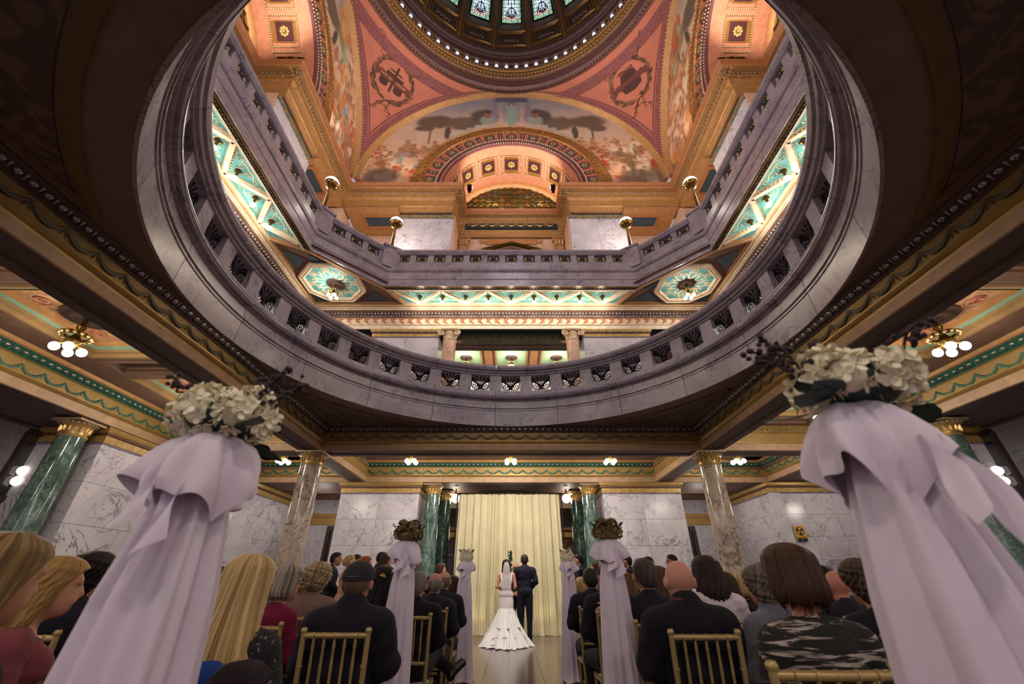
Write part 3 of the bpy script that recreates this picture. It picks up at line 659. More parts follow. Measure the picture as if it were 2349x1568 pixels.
# corner panels, octagon edge, lamps
for k, sn in ((0, 'right'), (1, 'left')):
    t = side('ceiling', 'octagonal teal ceiling panel in the far %s corner of the gallery soffit' % sn, 'ceiling panel', k, 'structure')
    f = 1.0
    pts = lambda r, c=(6.22, 6.28): [(c[0]+r*math.cos(R(22.5+45*i)), c[1]+r*math.sin(R(22.5+45*i))) for i in range(8)]
    O('ceiling_field', MB().add([(4.0, 7.5, 10.36), (4.35, 6.2, 10.36), (6.2, 4.35, 10.36), (7.5, 4.0, 10.36), (7.5, 7.5, 10.36)], [(0, 1, 2, 3, 4)]), BRN, t, None)
    O('outer_frame', MB().sweep([(4.1, 7.38), (4.52, 6.52), (6.52, 4.52), (7.38, 4.1), (7.38, 7.38)], [(0, 10.35), (0, 10.24), (-.09, 10.23), (-.1, 10.28), (-.15, 10.3), (-.16, 10.35)], True), MATS['soffit_tan'], t, 25)
    O('octagon_frame', MB().sweep(pts(1.12), [(0, 10.36), (.0, 10.24), (.06, 10.22), (.08, 10.25), (.16, 10.26), (.2, 10.30), (.21, 10.34)], True), PALE, t, 25)
    dn = MB()
    P8 = pts(.99)
    for a, b_ in zip(P8, P8[1:]+P8[:1]):
        for i in range(9):
            q = (i+.5)/9; dn.box((a[0]+(b_[0]-a[0])*q, a[1]+(b_[1]-a[1])*q, 10.262), (.05, .05, .04), math.atan2(b_[1]-a[1], b_[0]-a[0]))
    O('dentil_row', dn, ORB, t, None)
    O('teal_panel', MB().add([(x, y, 10.325) for x, y in pts(.95)], [tuple(range(8))]), TEAL, t, None)
    mb = MB()
    for i in range(8):
        a = PI/4*i; c_, s_ = math.cos(a), math.sin(a); X = lambda r, d: (6.22+r*c_-d*s_, 6.28+r*s_+d*c_, 10.315)
        for s in (-1, 1):
            mb.tube(bez(X(.28, 0), X(.5, s*.2), X(.72, s*.05), 8), [.012, .03, .035, .034, .03, .026, .02, .008], 4, flat=.35)
            mb.tube(bez(X(.42, s*.05), X(.52, s*.28), X(.66, s*.2), 7), .02, 4, flat=.5); mb.tube(bez(X(.6, s*.04), X(.75, s*.16), X(.84, s*.06), 6), .022, 4, flat=.5)
        mb.tube([X(.62, 0), X(.8, 0), X(.86, 0)], [.03, .04, .01], 5, flat=.4)
    O('scroll_ornament', mb, SCROLL, t, 60)
    for tri in (((4.55, 7.25), (5.0, 6.7), (5.5, 7.25)), ((7.25, 4.55), (7.25, 5.5), (6.7, 5.0)), ((6.95, 7.3), (7.3, 6.95), (7.3, 7.3)), ((4.75, 6.55), (5.3, 5.98), (5.15, 6.6))):
        O('dark_triangle', MB().poly(tri, 10.325, 10.35), NAVYP, t)
ch1 = None
for s, sn in ((-1, 'left'), (1, 'right')):
    c = clone(ch0, (CX+s*6.2, CY+6.28, 10.32)); tag(c, 'chandelier hanging from the octagonal teal panel on the %s' % sn, 'chandelier', 'gallery chandeliers')
ORD = ['first', 'second', 'third', 'fourth', 'fifth', 'sixth', 'seventh', 'eighth', 'ninth']
pb = None
for k, sn in SIDES:
    for i in range(-4, 5):
        x, y = rotk(i*.84, 7.0, k)
        if pb is None:
            pb = thing('ceiling_light', '', 'light'); 
            O('fitting', MB().lathe([(0, 0), (.075, -.0), (.085, -.03), (.04, -.06), (.03, -.14), (.045, -.18), (.03, -.2)], 12), BRONZE, pb, 40)
            O('bulb', MB().sphere((0, 0, -.27), .075, 10, 8), BULB, pb, 180); c = pb
        else: c = clone(pb)
        c.location = (CX+x, CY+y, 10.32)
        w = ORD[4-i] if k == 1 else ORD[i+4]
        tag(c, 'bare bulb, %s of nine on the %s zigzag soffit, counted from the %s' % (w, sn, 'far end' if k else 'left'), 'light', 'zigzag soffit bulbs')
# octagonal balustrade of the gallery
ob = thing('balustrade', 'octagonal lilac marble gallery balustrade with small scroll grilles', 'balustrade', (CX, CY, 0))
B_, E_ = 6.30, 4.477
octo = [(E_, B_), (-E_, B_), (-B_, E_), (-B_, -E_), (-E_, -B_), (E_, -B_), (B_, -E_), (B_, E_)]   # interior on the left
oprof = [(0, 10.30), (0, 10.235), (.03, 10.23), (.03, 10.50), (.015, 10.51), (.0, 10.53), (.03, 10.56), (.03, 10.84), (.01, 10.86), (-.005, 10.87), (.06, 10.90), (.10, 10.96), (.10, 11.01), (.05, 11.04), (.04, 11.08), (.0, 11.10), (.0, 11.36), (-.4, 11.36)]
rpr = [(-.02, 11.73), (.02, 11.74), (.02, 11.77), (.05, 11.79), (.08, 11.84), (.08, 11.90), (-.4, 11.91), (-.4, 11.73), (-.02, 11.73)]
def opiece(prof, i):
    a, b_ = octo[i], octo[(i+1) % 8]; return MB().sweep([a, b_], prof, False, octo[i-1], octo[(i+2) % 8])
gs = MB()
for s in (-1, 1):
    for dz, rr in ((-.06, .085), (.075, .055)):
        sp = spiral((s*.115, dz, 0), rr, 1.2, PI/2, -s, 13); gs.tube(np.stack([sp[:, 0], 0*sp[:, 0], sp[:, 1]], -1), .017, 4, cap=False)
    gs.tube(bez((s*.02, 0, -.16), (s*.15, 0, -.19), (s*.2, 0, -.15), 5), .015, 4)
gs.sphere((0, 0, -.06), .03, 6, 4).sphere((0, 0, .1), .02, 6, 4)
gsm = gs.mesh('grille', M('old_gold_iron', '#c9b88c', .45, .35, 0), 60)
pmesh = {}
for i in range(8):
    if i == 4: continue
    a, b_ = np.array(octo[i]), np.array(octo[(i+1) % 8]); d = b_-a; L = np.linalg.norm(d); d /= L; ang = math.atan2(d[1], d[0])
    pl = O('plinth', opiece(oprof, i), MP, ob, 28); O('rail', opiece(rpr, i), MP, ob, 28)
    n = 13 if L > 4 else 3; e = .18 if L > 4 else .32; w = (L-2*e)/n; pw = w*.34 if L > 4 else w*.30
    key = round(w, 3)
    if key not in pmesh: pmesh[key] = MB().box((0, 0, 0), (pw, .34, .37)).mesh('post', MP)
    for j in range(n+1):
        c = a+d*(e+j*w); link('post', pmesh[key], ob, (c[0]+d[1]*.2, c[1]-d[0]*.2, 11.545), rz=ang)
        if j < n: c = a+d*(e+(j+.5)*w); link('grille', gsm, ob, (c[0]+d[1]*.10, c[1]-d[0]*.10, 11.545), rz=ang)
    O('grille_shade', MB().box(((a+b_)[0]/2+d[1]*.37, (a+b_)[1]/2-d[0]*.37, 11.545), (L-.4, .02, .4), ang), M('shadow_backing', '#221a1f', .8, 0, 0), ob)  # dark sheet added behind the grilles for the shade in the openings
for i, sgn, sn in ((1, -1, 'inner left'), (2, -1, 'outer left'), (0, 1, 'inner right'), (7, 1, 'outer right')):
    p = octo[i]; n = Vector((p[0], p[1], 0)).normalized()
    c = (p[0]+n.x*.12, p[1]+n.y*.12); an = math.atan2(p[1], p[0])
    O('pedestal', MB().box((c[0], c[1], 11.5), (.56, .62, .9), an).box((c[0], c[1], 11.97), (.66, .72, .08), an), MP, ob)
    lp = thing('globe_lamp', 'brass lamp with half white globe on the %s pedestal of the octagonal balustrade' % sn, 'lamp', (CX+c[0], CY+c[1], 12.01), 0, 'gallery globe lamps')
    O('base', MB().lathe([(.22, 0), (.22, .04), (.12, .08), (.08, .14)], 16), BRONZE, lp, 40)
    O('pole', MB().lathe([(.075, .1), (.055, .5), (.05, 1.15), (.09, 1.2), (.05, 1.24)], 14), BRONZE, lp, 40)
    a = np.linspace(-PI/2, -.12, 9); O('bowl', MB().lathe([(.255*math.cos(x), 1.48+.255*math.sin(x)) for x in a], 24), M('polished_bronze', '#8a6a34', .18, .95, 0), lp, 60)
    a = np.linspace(-.14, PI/2, 8); O('globe', MB().lathe([(.25*math.cos(x), 1.48+.25*math.sin(x)) for x in a], 24), GLOBE, lp, 180)
# --- first-floor piers, ionic columns, inner hall ceilings
def ionic(label, x, y, zt, r, k):
    wx, wy, _ = LW(x, y, 0, k); t = thing('column', label, 'column', (wx, wy, 0), k*PI/2); h = zt-.42
    O('shaft', MB().lathe([(r*1.12, 5.1), (r*1.1, 6), (r, h)], 28), MPK, t, 60)
    cp = O('capital', MB().lathe([(r, h-.02), (r*1.08, h), (r*1.08, h+.03), (r, h+.05), (r*1.04, h+.16), (r*1.2, h+.24), (r*1.15, h+.28)], 24), CREAM, t, 40)
    O('abacus', MB().box((0, 0, zt-.03), (r*2.7, r*2.7, .06)), CREAM, cp)
    mb = MB()
    for sy in (-1, 1):
        for s in (-1, 1):
            sp = spiral((s*r*1.2, zt-.19, 0), .13, 1.7, PI/2, -s, 20); mb.tube(np.stack([sp[:, 0], 0*sp[:, 0]+sy*r*1.12, sp[:, 1]], -1), .028, 5)
        mb.tube([(-r*1.2, sy*r*1.12, zt-.065), (0, sy*r*1.12, zt-.10), (r*1.2, sy*r*1.12, zt-.065)], .03, 5)
    O('volute', mb, CREAM, cp, 60)
MINTP = two('mint_ceiling', '#b3cda0', '#a3c596', 2, .4, .5, .3, .6)
for k, sn in SIDES:
    for s in (-1, 1):
        es = ('left', 'right')[s > 0] if k == 0 else ('near', 'far')[(s > 0) == (k == 1)]
        t = side('wall_%s' % sn, 'white marble pier of the upper hall at the %s end of the %s side' % (es, sn), 'wall', k, 'structure')
        a, b_ = sorted((s*2.66, s*5.12)); pier(t, a, b_, 7.75, 9.2, 9.02, 2, True, 4, 5.1)
        bm = MB()
        for i in range(17):
            bm.sphere((a+(b_-a)*(i+.5)/17, 7.70, 9.235), .035, 6, 4)
        O('bead_row', bm, SILV, t, 180, True)
        ionic('cream ionic column of the upper hall, %s end of the %s opening' % (es, sn), s*2.27, 7.86, 9.32, .235, k)
    t = side('ceiling', 'upper hall ceiling with pale green panels beyond the ionic columns, %s side' % sn, 'ceiling', k, 'structure')
    O('beam', MB().box((0, 8.28, 9.23), (15.4, .40, .27)), M('olive_beam', '#5f5636', .6), t)
    ob_ = MB()
    for i in range(14):
        x = -2.0+4.0*(i+.5)/14; sp = spiral((x, 9.23, 0), .085, 1.3, 0, 1 if i % 2 else -1, 12); ob_.tube(np.stack([sp[:, 0], 0*sp[:, 0]+8.07, sp[:, 1]], -1), .012, 4)
    O('scroll_ornament', ob_, M('dark_olive', '#2f2a1c', .6), t, 60)
    O('red_soffit', MB().box((0, 8.6, 9.12), (15.4, .34, .05)), M('russet_soffit', '#6a3a2c', .6), t)
    O('back_beam', MB().box((0, 8.82, 9.19), (15.4, .14, .20)), M('dark_green_beam', '#29382e', .6), t)
    O('ceiling_field', MB().box((0, 10.2, 9.69), (15.4, 2.9, .06)).box((0, 8.9, 9.45), (15.4, .06, .5)), FASC, t)
    for x in (-1.95, 0, 1.95):
        p = O('green_panel', MB().box((x, 10.45, 9.64), (1.25, 1.5, .03)), MINTP, t)
        O('panel_frame', rect_sweep(MB(), x, 10.45, .7, .83, [(0, 9.66), (0, 9.58), (.05, 9.57), (.07, 9.64)]), COFB, p, 25)
    for x in (-.975, .975): O('ceiling_rib', MB().box((x, 10.45, 9.62), (.30, 2.0, .06)), COFF, t)
    wl = side('wall_%s' % sn, 'pale wall at the back of the upper hall, %s side' % sn, 'wall', k, 'structure')
    slabs(wl, -7.7, 7.7, 5.1, 9.7, 11.5, 6, 3, MW)
    if k == 0:
        for x, nm in ((-1.95, 'left'), (0, 'centre'), (1.95, 'right')):
            c = clone(ch0, (CX+x, CY+10.45, 9.62)); tag(c, 'chandelier on the %s pale green panel seen above the round balustrade' % nm, 'chandelier', 'upper hall chandeliers')
            c.scale = (.8,)*3
# ================================================================ GALLERY LEVEL: walls, piers, cornice
C1 = 7.318
def octring(off, half, z, n=160):
    G = []
    for i in range(n):
        a = 2*PI*i/n; c_, s_ = abs(math.cos(a)), abs(math.sin(a)); r_ = 1/max(c_/(B_+off), s_/(B_+off), (c_+s_)/(B_+E_+off*1.414)); q = half/max(c_, s_)
        G.append([(r_*math.cos(a), r_*math.sin(a), z), (q*math.cos(a), q*math.sin(a), z)])
    return MB().grid(np.array(G), True)
fl3 = tag(O('floor', octring(.38, 9.3, 10.62), MPD), 'gallery floor slab around the octagonal balustrade', 'floor', kind='structure'); fl3.location = (CX, CY, 0)
BLUEB = two('blue_gold_band', '#3c6d66', '#a97a44', 9, 1.2, .5, .08, .5)
for k, sn in SIDES:
    path = [(7.318, 7.318), (2.2, 7.318), (2.2, 8.85), (-2.2, 8.85), (-2.2, 7.318), (-7.318, 7.318)]   # d>0 = towards the centre
    pre, post = (7.318, 5), (-7.318, 5)
    SW = lambda prof: MB().sweep(path, prof, False, pre, post)
    t = side('trim_%d' % (tn+1), 'great gold cornice breaking back at its middle below the %s mural' % sn, 'cornice', k, 'structure'); tn += 1
    O('crown_moulding', SW([(-.9, 17.12), (0, 17.12), (.02, 17.10), (.0, 17.03), (-.05, 16.97), (-.06, 16.9), (-.03, 16.89), (-.03, 16.80)]), COFF, t, 30)
    O('corona_soffit', SW([(-.03, 16.80), (-.06, 16.78), (-.28, 16.78), (-.30, 16.74)]), COFB, t, 30)
    O('bed_moulding', SW([(-.30, 16.74), (-.30, 16.70), (-.33, 16.68), (-.36, 16.50), (-.40, 16.46), (-.42, 16.40)]), COFB, t, 30)
    O('frieze', SW([(-.42, 16.40), (-.44, 16.39), (-.44, 16.08)]), M('ochre_frieze', '#b3854a', .5), t, 30)
    O('architrave', SW([(-.44, 16.08), (-.40, 16.06), (-.40, 16.0), (-.46, 15.97), (-.46, 15.86), (-.48, 15.85), (-.48, 15.78), (-.51, 15.77), (-.51, 15.69)]), COFB, t, 30)
    O('soffit', SW([(-.51, 15.69), (-.9, 15.69)]), BRN, t)
    for nm, d, z, sp_, sz, mt in (('bead_row', -.26, 16.73, .15, .036, SILV), ('dentil_row', -.33, 16.60, .10, .05, GOLDB), ('small_dentil_row', -.43, 16.04, .09, .032, COFB)):
        mb = MB()
        for p, q in zip(path, path[1:]):
            p, q = np.array(p), np.array(q); L = np.linalg.norm(q-p); dd = (q-p)/L; nn = np.array([-dd[1], dd[0]]); n = int(L/sp_)
            for i in range(n):
                c = p+dd*L*(i+.5)/n+nn*d
                if nm == 'bead_row': mb.sphere((c[0], c[1], z), sz, 5, 4)
                else: mb.box((c[0], c[1], z), (sz, .05, sz*2), math.atan2(dd[1], dd[0]))
        O(nm, mb, mt, t, 180 if nm == 'bead_row' else None, True)
    for s in (-1, 1):
        es = ('left', 'right')[s > 0] if k == 0 else ('near', 'far')[(s > 0) if k == 1 else (s < 0)]
        w = side('wall_%s' % sn, 'pale marble gallery pier under the great cornice, %s end of the %s side' % (es, sn), 'wall', k, 'structure')
        a, b_ = sorted((s*2.62, s*5.1)); pier(w, a, b_, 7.92, 9.2, 15.38, 2, False, 5, 10.6)
        O('blue_band', MB().box(((a+b_)/2, 8.55, 15.49), (b_-a+.06, 1.34, .22)), BLUEB, w)
        pn = O('soffit_field', MB().box((s*6.25, 8.5, 15.66), (2.4, 1.9, .08)), COFB, w)
        O('blue_panel', MB().box((s*6.1, 8.32, 15.61), (1.1, .5, .03)), NAVYP, pn)
        O('panel_frame', rect_sweep(MB(), s*6.1, 8.32, .72, .42, [(0, 15.62), (0, 15.58), (.1, 15.57), (.12, 15.61)]), COFF, pn, 25)
        slabs(w, *sorted((s*5.1, s*8.9)), 10.6, 15.6, 9.2, 2, 5, MPK)
        a, b_ = sorted((s*7.5, s*8.9))
        if k == 0 or es == 'near': O('corner_pier', MB().box(((a+b_)/2, 8.2, 13.1), (b_-a, 1.4, 5.0)), MPK, w)
        # pilaster with leafy capital in the middle bay
        pl = O('pilaster', MB().box((s*2.28, 9.3, 12.9), (.42, .2, 5.0)), MTAN, w)
        cp = MB().box((s*2.28, 9.24, 15.44), (.62, .36, .07)).box((s*2.28, 9.28, 15.2), (.44, .26, .40))
        for i in (-1, 1): cp.tube(spiral((s*2.28+i*.2, 15.33, 0), .11, 1.3, PI/2, -i, 12)[:, [0, 2, 1]]+np.array((0, 9.1, 0)), .03, 5)
        for i in (-1, 0, 1): cp.tube([(s*2.28+i*.15, 9.16, 15.02), (s*2.28+i*.16, 9.1, 15.18), (s*2.28+i*.17, 9.04, 15.2)], [.06, .07, .03], 5)
        O('capital', cp, COFB, pl, 40)
        O('return_wall', MB().box((s*2.58, 8.7, 13.1), (.08, 1.5, 5.0)), MPK, w)
    w = side('wall_%s' % sn, 'pink marble wall with gold tablet and door pediment, middle of the %s gallery' % sn, 'wall', k, 'structure')
    slabs(w, -2.55, 2.55, 10.6, 15.85, 9.5, 3, 5, MPK)
    tb = O('tablet', MB().box((0, 9.46, 15.46), (2.5, .06, .32)), COFF, w)
    O('tablet_ear', MB().add([(-1.25, 9.44, 15.46), (-1.5, 9.44, 15.62), (-1.5, 9.44, 15.30), (1.25, 9.44, 15.46), (1.5, 9.44, 15.62), (1.5, 9.44, 15.30)], [(0, 1, 2), (3, 5, 4)]), COFF, tb, None)
    O('tablet_frame', MB().box((0, 9.43, 15.61), (2.5, .06, .04)).box((0, 9.43, 15.31), (2.5, .06, .04)).box((-1.22, 9.43, 15.46), (.04, .06, .3)).box((1.22, 9.43, 15.46), (.04, .06, .3)), COFB, tb)
    pdm = O('pediment', MB().add([(-1.42, 9.2, 14.80), (0, 9.2, 15.24), (1.42, 9.2, 14.80), (-1.42, 9.5, 14.80), (0, 9.5, 15.24), (1.42, 9.5, 14.80), (-1.0, 9.2, 14.78), (0, 9.2, 15.08), (1.0, 9.2, 14.78)], [(0, 1, 4, 3), (1, 2, 5, 4), (0, 6, 7, 1), (1, 7, 8, 2)]), BRONZE, w, None)
    O('tympanum', MB().add([(-1.2, 9.42, 14.78), (0, 9.42, 15.10), (1.2, 9.42, 14.78)], [(0, 1, 2)]), DBRN, pdm, None)
    O('door_panel', MB().box((0, 9.44, 12.7), (1.7, .05, 4.0)), DARKW, w)
    # festoon frieze under the recessed cornice
    fz = MB().box((0, 9.2, 16.22), (4.5, .14, .30)); O('festoon_band', fz, M('midnight_blue', '#20303c', .6), w)
    mb = MB()
    for i in range(9):
        x = -2.1+4.2*i/9; mb.tube(bez((x, 9.11, 16.33), (x+.23, 9.09, 15.98), (x+.467, 9.11, 16.33), 8), [.02, .035, .05, .055, .055, .05, .035, .02], 5)
        mb.sphere((x, 9.11, 16.3), .04, 6, 4).tube([(x, 9.11, 16.3), (x, 9.11, 16.1)], .018, 4)
    O('festoon', mb, GOLD, w, 60)
# ================================================================ GREAT ARCHES, MURALS, PENDENTIVES, DOME
Z0, CR = 17.36, 7.34
def sm(e0, e1, x): t = np.clip((x-e0)/(e1-e0), 0, 1); return t*t*(3-2*t)
def hexc(h): return np.array(lin(h)[:3])
def vnoise(x, z, s, seed):
    r = np.random.default_rng(seed); o = np.zeros_like(x); a = 1
    for i in range(4):
        k = r.normal(0, 1, 2)*s*(1.9**i); k2 = r.normal(0, 1, 2)*s*(1.9**i)
        o += a*np.sin(k[0]*x+k[1]*z+r.uniform(0, 6))*np.sin(k2[0]*x+k2[1]*z+r.uniform(0, 6)); a *= .6
    return o
def paint_mural(x, z, seed, tone):
    """plain allegorical meadow: evening sky, trees, stone steps, a crowd of draped people"""
    r = np.random.default_rng(seed); h = z-Z0
    sky = [hexc(c) for c in (('#dcae88', '#cfae96', '#8f8a94') if tone == 0 else ('#d8b48c', '#cfb79c', '#b09a8c'))]
    t = (h/7.2+.03*vnoise(x, z, .5, seed))[:, None]
    C = np.where(t < .55, sky[0]+(sky[1]-sky[0])*sm(.2, .55, t), sky[1]+(sky[2]-sky[1])*sm(.6, .98, t))
    def blob(cx_, cz_, rx, rz_, col, soft=.26, n=.25, ns=2.2, op=1.0):
        nonlocal C
        d = np.sqrt(((x-cx_)/rx)**2+((z-Z0-cz_)/rz_)**2)+n*.35*vnoise(x, z, ns, int(abs(cx_*37+cz_*91))+seed)
        m = (1-sm(1-soft, 1+soft, d))[:, None]*op; C = C*(1-m)+hexc(col)*m
    def rect(x0, x1, z0_, z1_, col, op=1.0):
        nonlocal C
        m = (sm(x0-.04, x0+.04, x)*(1-sm(x1-.04, x1+.04, x))*sm(z0_-.03, z0_+.03, h)*(1-sm(z1_-.03, z1_+.03, h)))[:, None]*op; C = C*(1-m)+hexc(col)*m
    # low hills and lawn
    m = (1-sm(-.1, .1, h-(2.2+.35*np.sin(x*.8+seed)+.2*vnoise(x, z, .4, seed+3))))[:, None]; C = C*(1-m)+hexc('#8f8c5e')*m
    m = (1-sm(-.1, .1, h-(1.9+.25*np.sin(x*1.3))))[:, None]; C = C*(1-m)+hexc('#94714f')*m
    tr = '#6d5848' if tone == 0 else '#948c68'
    for s in (-1, 1):
        blob(s*4.0, 4.9, .95, .55, tr); blob(s*4.5, 4.3, .5, .25, tr); rect(s*4.2-.05, s*4.2+.05, 3.0, 4.6, '#6d5544')
        blob(s*2.55, 4.75, .8, .6, '#74604f'); blob(s*2.1, 4.5, .6, .4, '#74604f'); blob(s*1.45, 5.4, .75, .65, '#5f5048'); blob(s*3.3, 3.95, .17, .55, '#5b4a3e', n=.08)
        for i in range(5): rect(*sorted((s*(.9+.42*i), s*(1.5+.42*i))), 4.3-.22*i, 4.85-.24*i, '#c7b7a4', .8)
    if tone == 0:                             # plain pavilion with a robed figure between two seated ones
        for s in (-1, 1): rect(*sorted((s*.75, s*1.05)), 4.9, 7.0, '#8a7f90'); rect(*sorted((s*.3, s*.45)), 4.9, 6.8, '#948898', .7)
        rect(-.9, .9, 6.75, 7.2, '#5c5568'); blob(0, 5.5, .3, 1.0, '#8fa19a', n=.05); blob(0, 6.55, .16, .2, '#6b4a3c', n=.05); blob(0, 6.5, .10, .13, '#c99678', n=0)
        for s in (-1, 1): blob(s*1.25, 5.05, .42, .42, '#9c9c94', n=.1); blob(s*1.25, 5.5, .22, .28, '#8f6a58', n=.1); blob(s*1.25, 5.78, .13, .15, '#5f3f34', n=.05)
    # crowd
    skin = ['#d2a27c', '#c08c68', '#e0b592', '#b07c5c']; cloth = ['#e2cdb0', '#d8c0a4', '#b84a34', '#c9a27c', '#9aa3a0', '#a86e48', '#e6d6bc', '#8c6a4e'] if tone == 0 else ['#d9823e', '#e0a860', '#e6d2ac', '#c25a30', '#a9b48c', '#c98e5a', '#e9dcc0', '#8fa0a0']
    fig = []
    for i in range(120 if tone == 0 else 170):
        s = r.choice((-1, 1)); xx = s*(2.7+4.4*r.random()**.8); zz = r.uniform(.05, 2.7 if tone == 0 else 3.4)
        if tone and r.random() < .5: zz = r.uniform(.1, 6.2)*(.95); xx = s*math.sqrt(max(0, 49-zz*zz))*r.uniform(.80, .97)
        fig.append((zz, xx))
    for zz, xx in sorted(fig, reverse=True):
        c1 = cloth[r.integers(len(cloth))]; k1 = skin[r.integers(4)]; w = r.uniform(.2, .36); l = r.uniform(-.3, .3)
        blob(xx, zz, w*1.1, .5, c1, n=.2, ns=4); blob(xx+l*.4, zz+.35, w*.8, .30, k1 if r.random() < .6 else c1, n=.12, ns=4)
        blob(xx+l*.7, zz+.72, .12, .15, k1, n=.03); blob(xx+l*.75, zz+.80, .10, .08, ['#7c5844', '#8a6448', '#9a7450'][r.integers(3)], n=.05, op=.7)
        blob(xx+l+.2, zz+.42, .28, .07, k1, n=.1, op=.9)
    if tone == 0:
        blob(-3.9, 1.2, .32, .55, '#b03a2c', n=.15); blob(4.0, 1.1, .25, .8, '#b8402f', n=.15)
        blob(-6.2, .5, .9, .6, '#4a3a30', op=.8); blob(6.2, .5, 1.0, .5, '#6a5c48', op=.8); blob(-3.6, .3, .6, .35, '#6a4c3a'); blob(4.4, .25, .7, .3, '#c49678')
    C *= (1+.06*vnoise(x, z, 3.0, seed+9))[:, None]
    return np.clip(C, 0.01, 1)
MURAL = vcol('mural_paint', .8)
ARCHG = two('gilt_acanthus', '#c8914e', '#8c5a34', 7, 2.2, .5, .1, .4, .35, bp=.5)
RINGC = COFF; ROS = M('gilt_rosette', '#cda867', .35, .5)
PIP = M('white_gold_bead', '#e0c9a4', .3, .4)
cof_mesh = None
AZ = 16.95
for k, sn in SIDES:
    t = side('arch', 'great salmon arch with painted mural, gilt bands and coffered vault on the %s side' % sn, 'arch', k)
    n = 260 if k == 0 else 220; m = 70; th = np.linspace(.0, PI, n); s = np.linspace(0, 1, m)
    X = np.zeros((n, m)); Z = np.zeros((n, m))
    xo, zo = 7.24*np.cos(th), Z0+7.24*np.sin(th); ti = np.linspace(.03, PI-.03, n); xi, zi = 4.70*np.cos(ti), AZ+4.70*np.sin(ti)
    X = xi[:, None]+(xo-xi)[:, None]*s; Z = zi[:, None]+(zo-zi)[:, None]*s
    mb = MB().grid(np.stack([X, 0*X+7.56, Z], -1)); V = mb.v[0]
    link('mural', mb.mesh('mural', MURAL, None, paint_mural(V[:, 0], V[:, 2], 11+k*5, 0 if k == 0 else 1)), t)
    A = lambda prof, mat, nm, cz=AZ, nn=64, smo=30: O(nm, MB().arch(prof, cz, nn), mat, t, smo)
    A([(7.46, 7.26), (7.42, 7.25), (7.38, 7.30), (7.33, 7.30), (7.30, 7.36), (7.24, 7.50), (7.22, 7.56)], COFB, 'outer_moulding', Z0)
    mb = MB()
    for i in range(150):
        a = PI*(i+.5)/150; mb.sphere((7.36*math.cos(a), 7.29, Z0+7.36*math.sin(a)), .05, 5, 4)
    O('bead_row', mb, GOLDB, t, 180, True)
    A([(4.76, 7.56), (4.76, 7.45), (4.70, 7.42), (4.66, 7.46), (4.24, 7.44), (4.20, 7.40), (4.17, 7.44), (4.16, 7.50)], ARCHG, 'gilt_archivolt')
    lv = MB()
    for i in range(48):
        a = PI*(i+.5)/48; c_, s_ = math.cos(a), math.sin(a); P = lambda r, q: (r*c_-q*s_, 7.41, AZ+r*s_+q*c_)
        for q in (-1, 1): lv.tube([P(4.30, 0), P(4.42, q*.06), P(4.56, q*.09), P(4.60, q*.03)], [.016, .026, .024, .01], 4, flat=.4)
    O('acanthus_leaf', lv, M('acanthus_gilt', '#b98a52', .5, .2), t, 60)
    A([(4.16, 7.50), (3.60, 7.52)], SALM, 'panel_ring')
    for i in range(1, 22):                    # discs, squares and narrow panels by turns
        a = PI*i/22; kind = i % 4; mb = MB(); RT = Matrix.Translation((3.88*math.cos(a), 7.49, AZ+3.88*math.sin(a))) @ Matrix.Rotation(-(a-PI/2), 4, 'Y')
        if kind == 3:
            ring_ = [(math.cos(q), math.sin(q)) for q in np.linspace(0, 2*PI, 17)[:-1]]; mb.add([(x*.23, 0, z*.23) for x, z in ring_], [tuple(range(16))])
            fr = MB().tube([(x*.24, 0, z*.24) for x, z in ring_], .03, 4, True)
        else:
            w, h_ = (.07, .22) if kind in (0, 2) else (.22, .20); mb.box((0, 0, 0), (2*w, .02, 2*h_))
            fr = MB().tube([(-w-.02, 0, -h_-.02), (w+.02, 0, -h_-.02), (w+.02, 0, h_+.02), (-w-.02, 0, h_+.02)], .026, 4, True)
        p = O('panel', mb.xf(RT), M('grey_green_panel', '#5c5a50', .6), t, None); O('panel_frame', fr.xf(RT), MAROON, p, 60)
        rs = MB()
        for q in range(6 if kind % 2 else 2):
            b_ = 2*PI*q/6; rs.sphere((.09*math.cos(b_) if kind % 2 else 0, -.02, .09*math.sin(b_) if kind % 2 else .1-.2*q), .05, 6, 4, (1, .5, 1))
        O('rosette', rs.xf(RT), ROS, p, 180)
    A([(3.60, 7.52), (3.58, 7.44), (3.54, 7.42), (3.48, 7.46), (3.46, 7.5), (3.36, 7.5), (3.34, 7.44), (3.30, 7.43), (3.26, 7.47), (3.25, 7.56)], MAROON, 'inner_moulding')
    mb = MB()
    for i in range(90):
        a = PI*(i+.5)/90; mb.sphere((3.54*math.cos(a), 7.42, AZ+3.54*math.sin(a)), .05, 5, 4); mb.sphere((3.31*math.cos(a), 7.42, AZ+3.31*math.sin(a)), .036, 5, 4)
    O('pearl_row', mb, PIP, t, 180, True)
    A([(3.25, 7.56), (3.25, 9.9)], M('pale_salmon_vault', '#cf8a68', .65), 'vault')
    if cof_mesh is None:
        f = MB(); sq = lambda h: [(-h, -h), (h, -h), (h, h), (-h, h)]
        f.sweep(sq(.54), [(0, .02), (0, -.03), (.05, -.03), (.06, 0), (.16, .0), (.17, -.03), (.2, -.03), (.22, .01), (.22, .02)], True)
        fm_ = f.mesh('coffer', M('coffer_gilt', '#a8763e', .42, .35), 25); bd = MB()
        for i in range(13):
            for q in ((-.52+.0867*i, -.52), (-.52+.0867*i, .52), (-.52, -.52+.0867*i), (.52, -.52+.0867*i)): bd.sphere((q[0], q[1], -.05), .034, 5, 4)
        bm_ = bd.mesh('bead_ring', PIP, 180); dk = MB().box((0, 0, .0), (.64, .64, .01)).mesh('maroon_field', M('deep_maroon', '#4a1f20', .6))
        rs = MB()
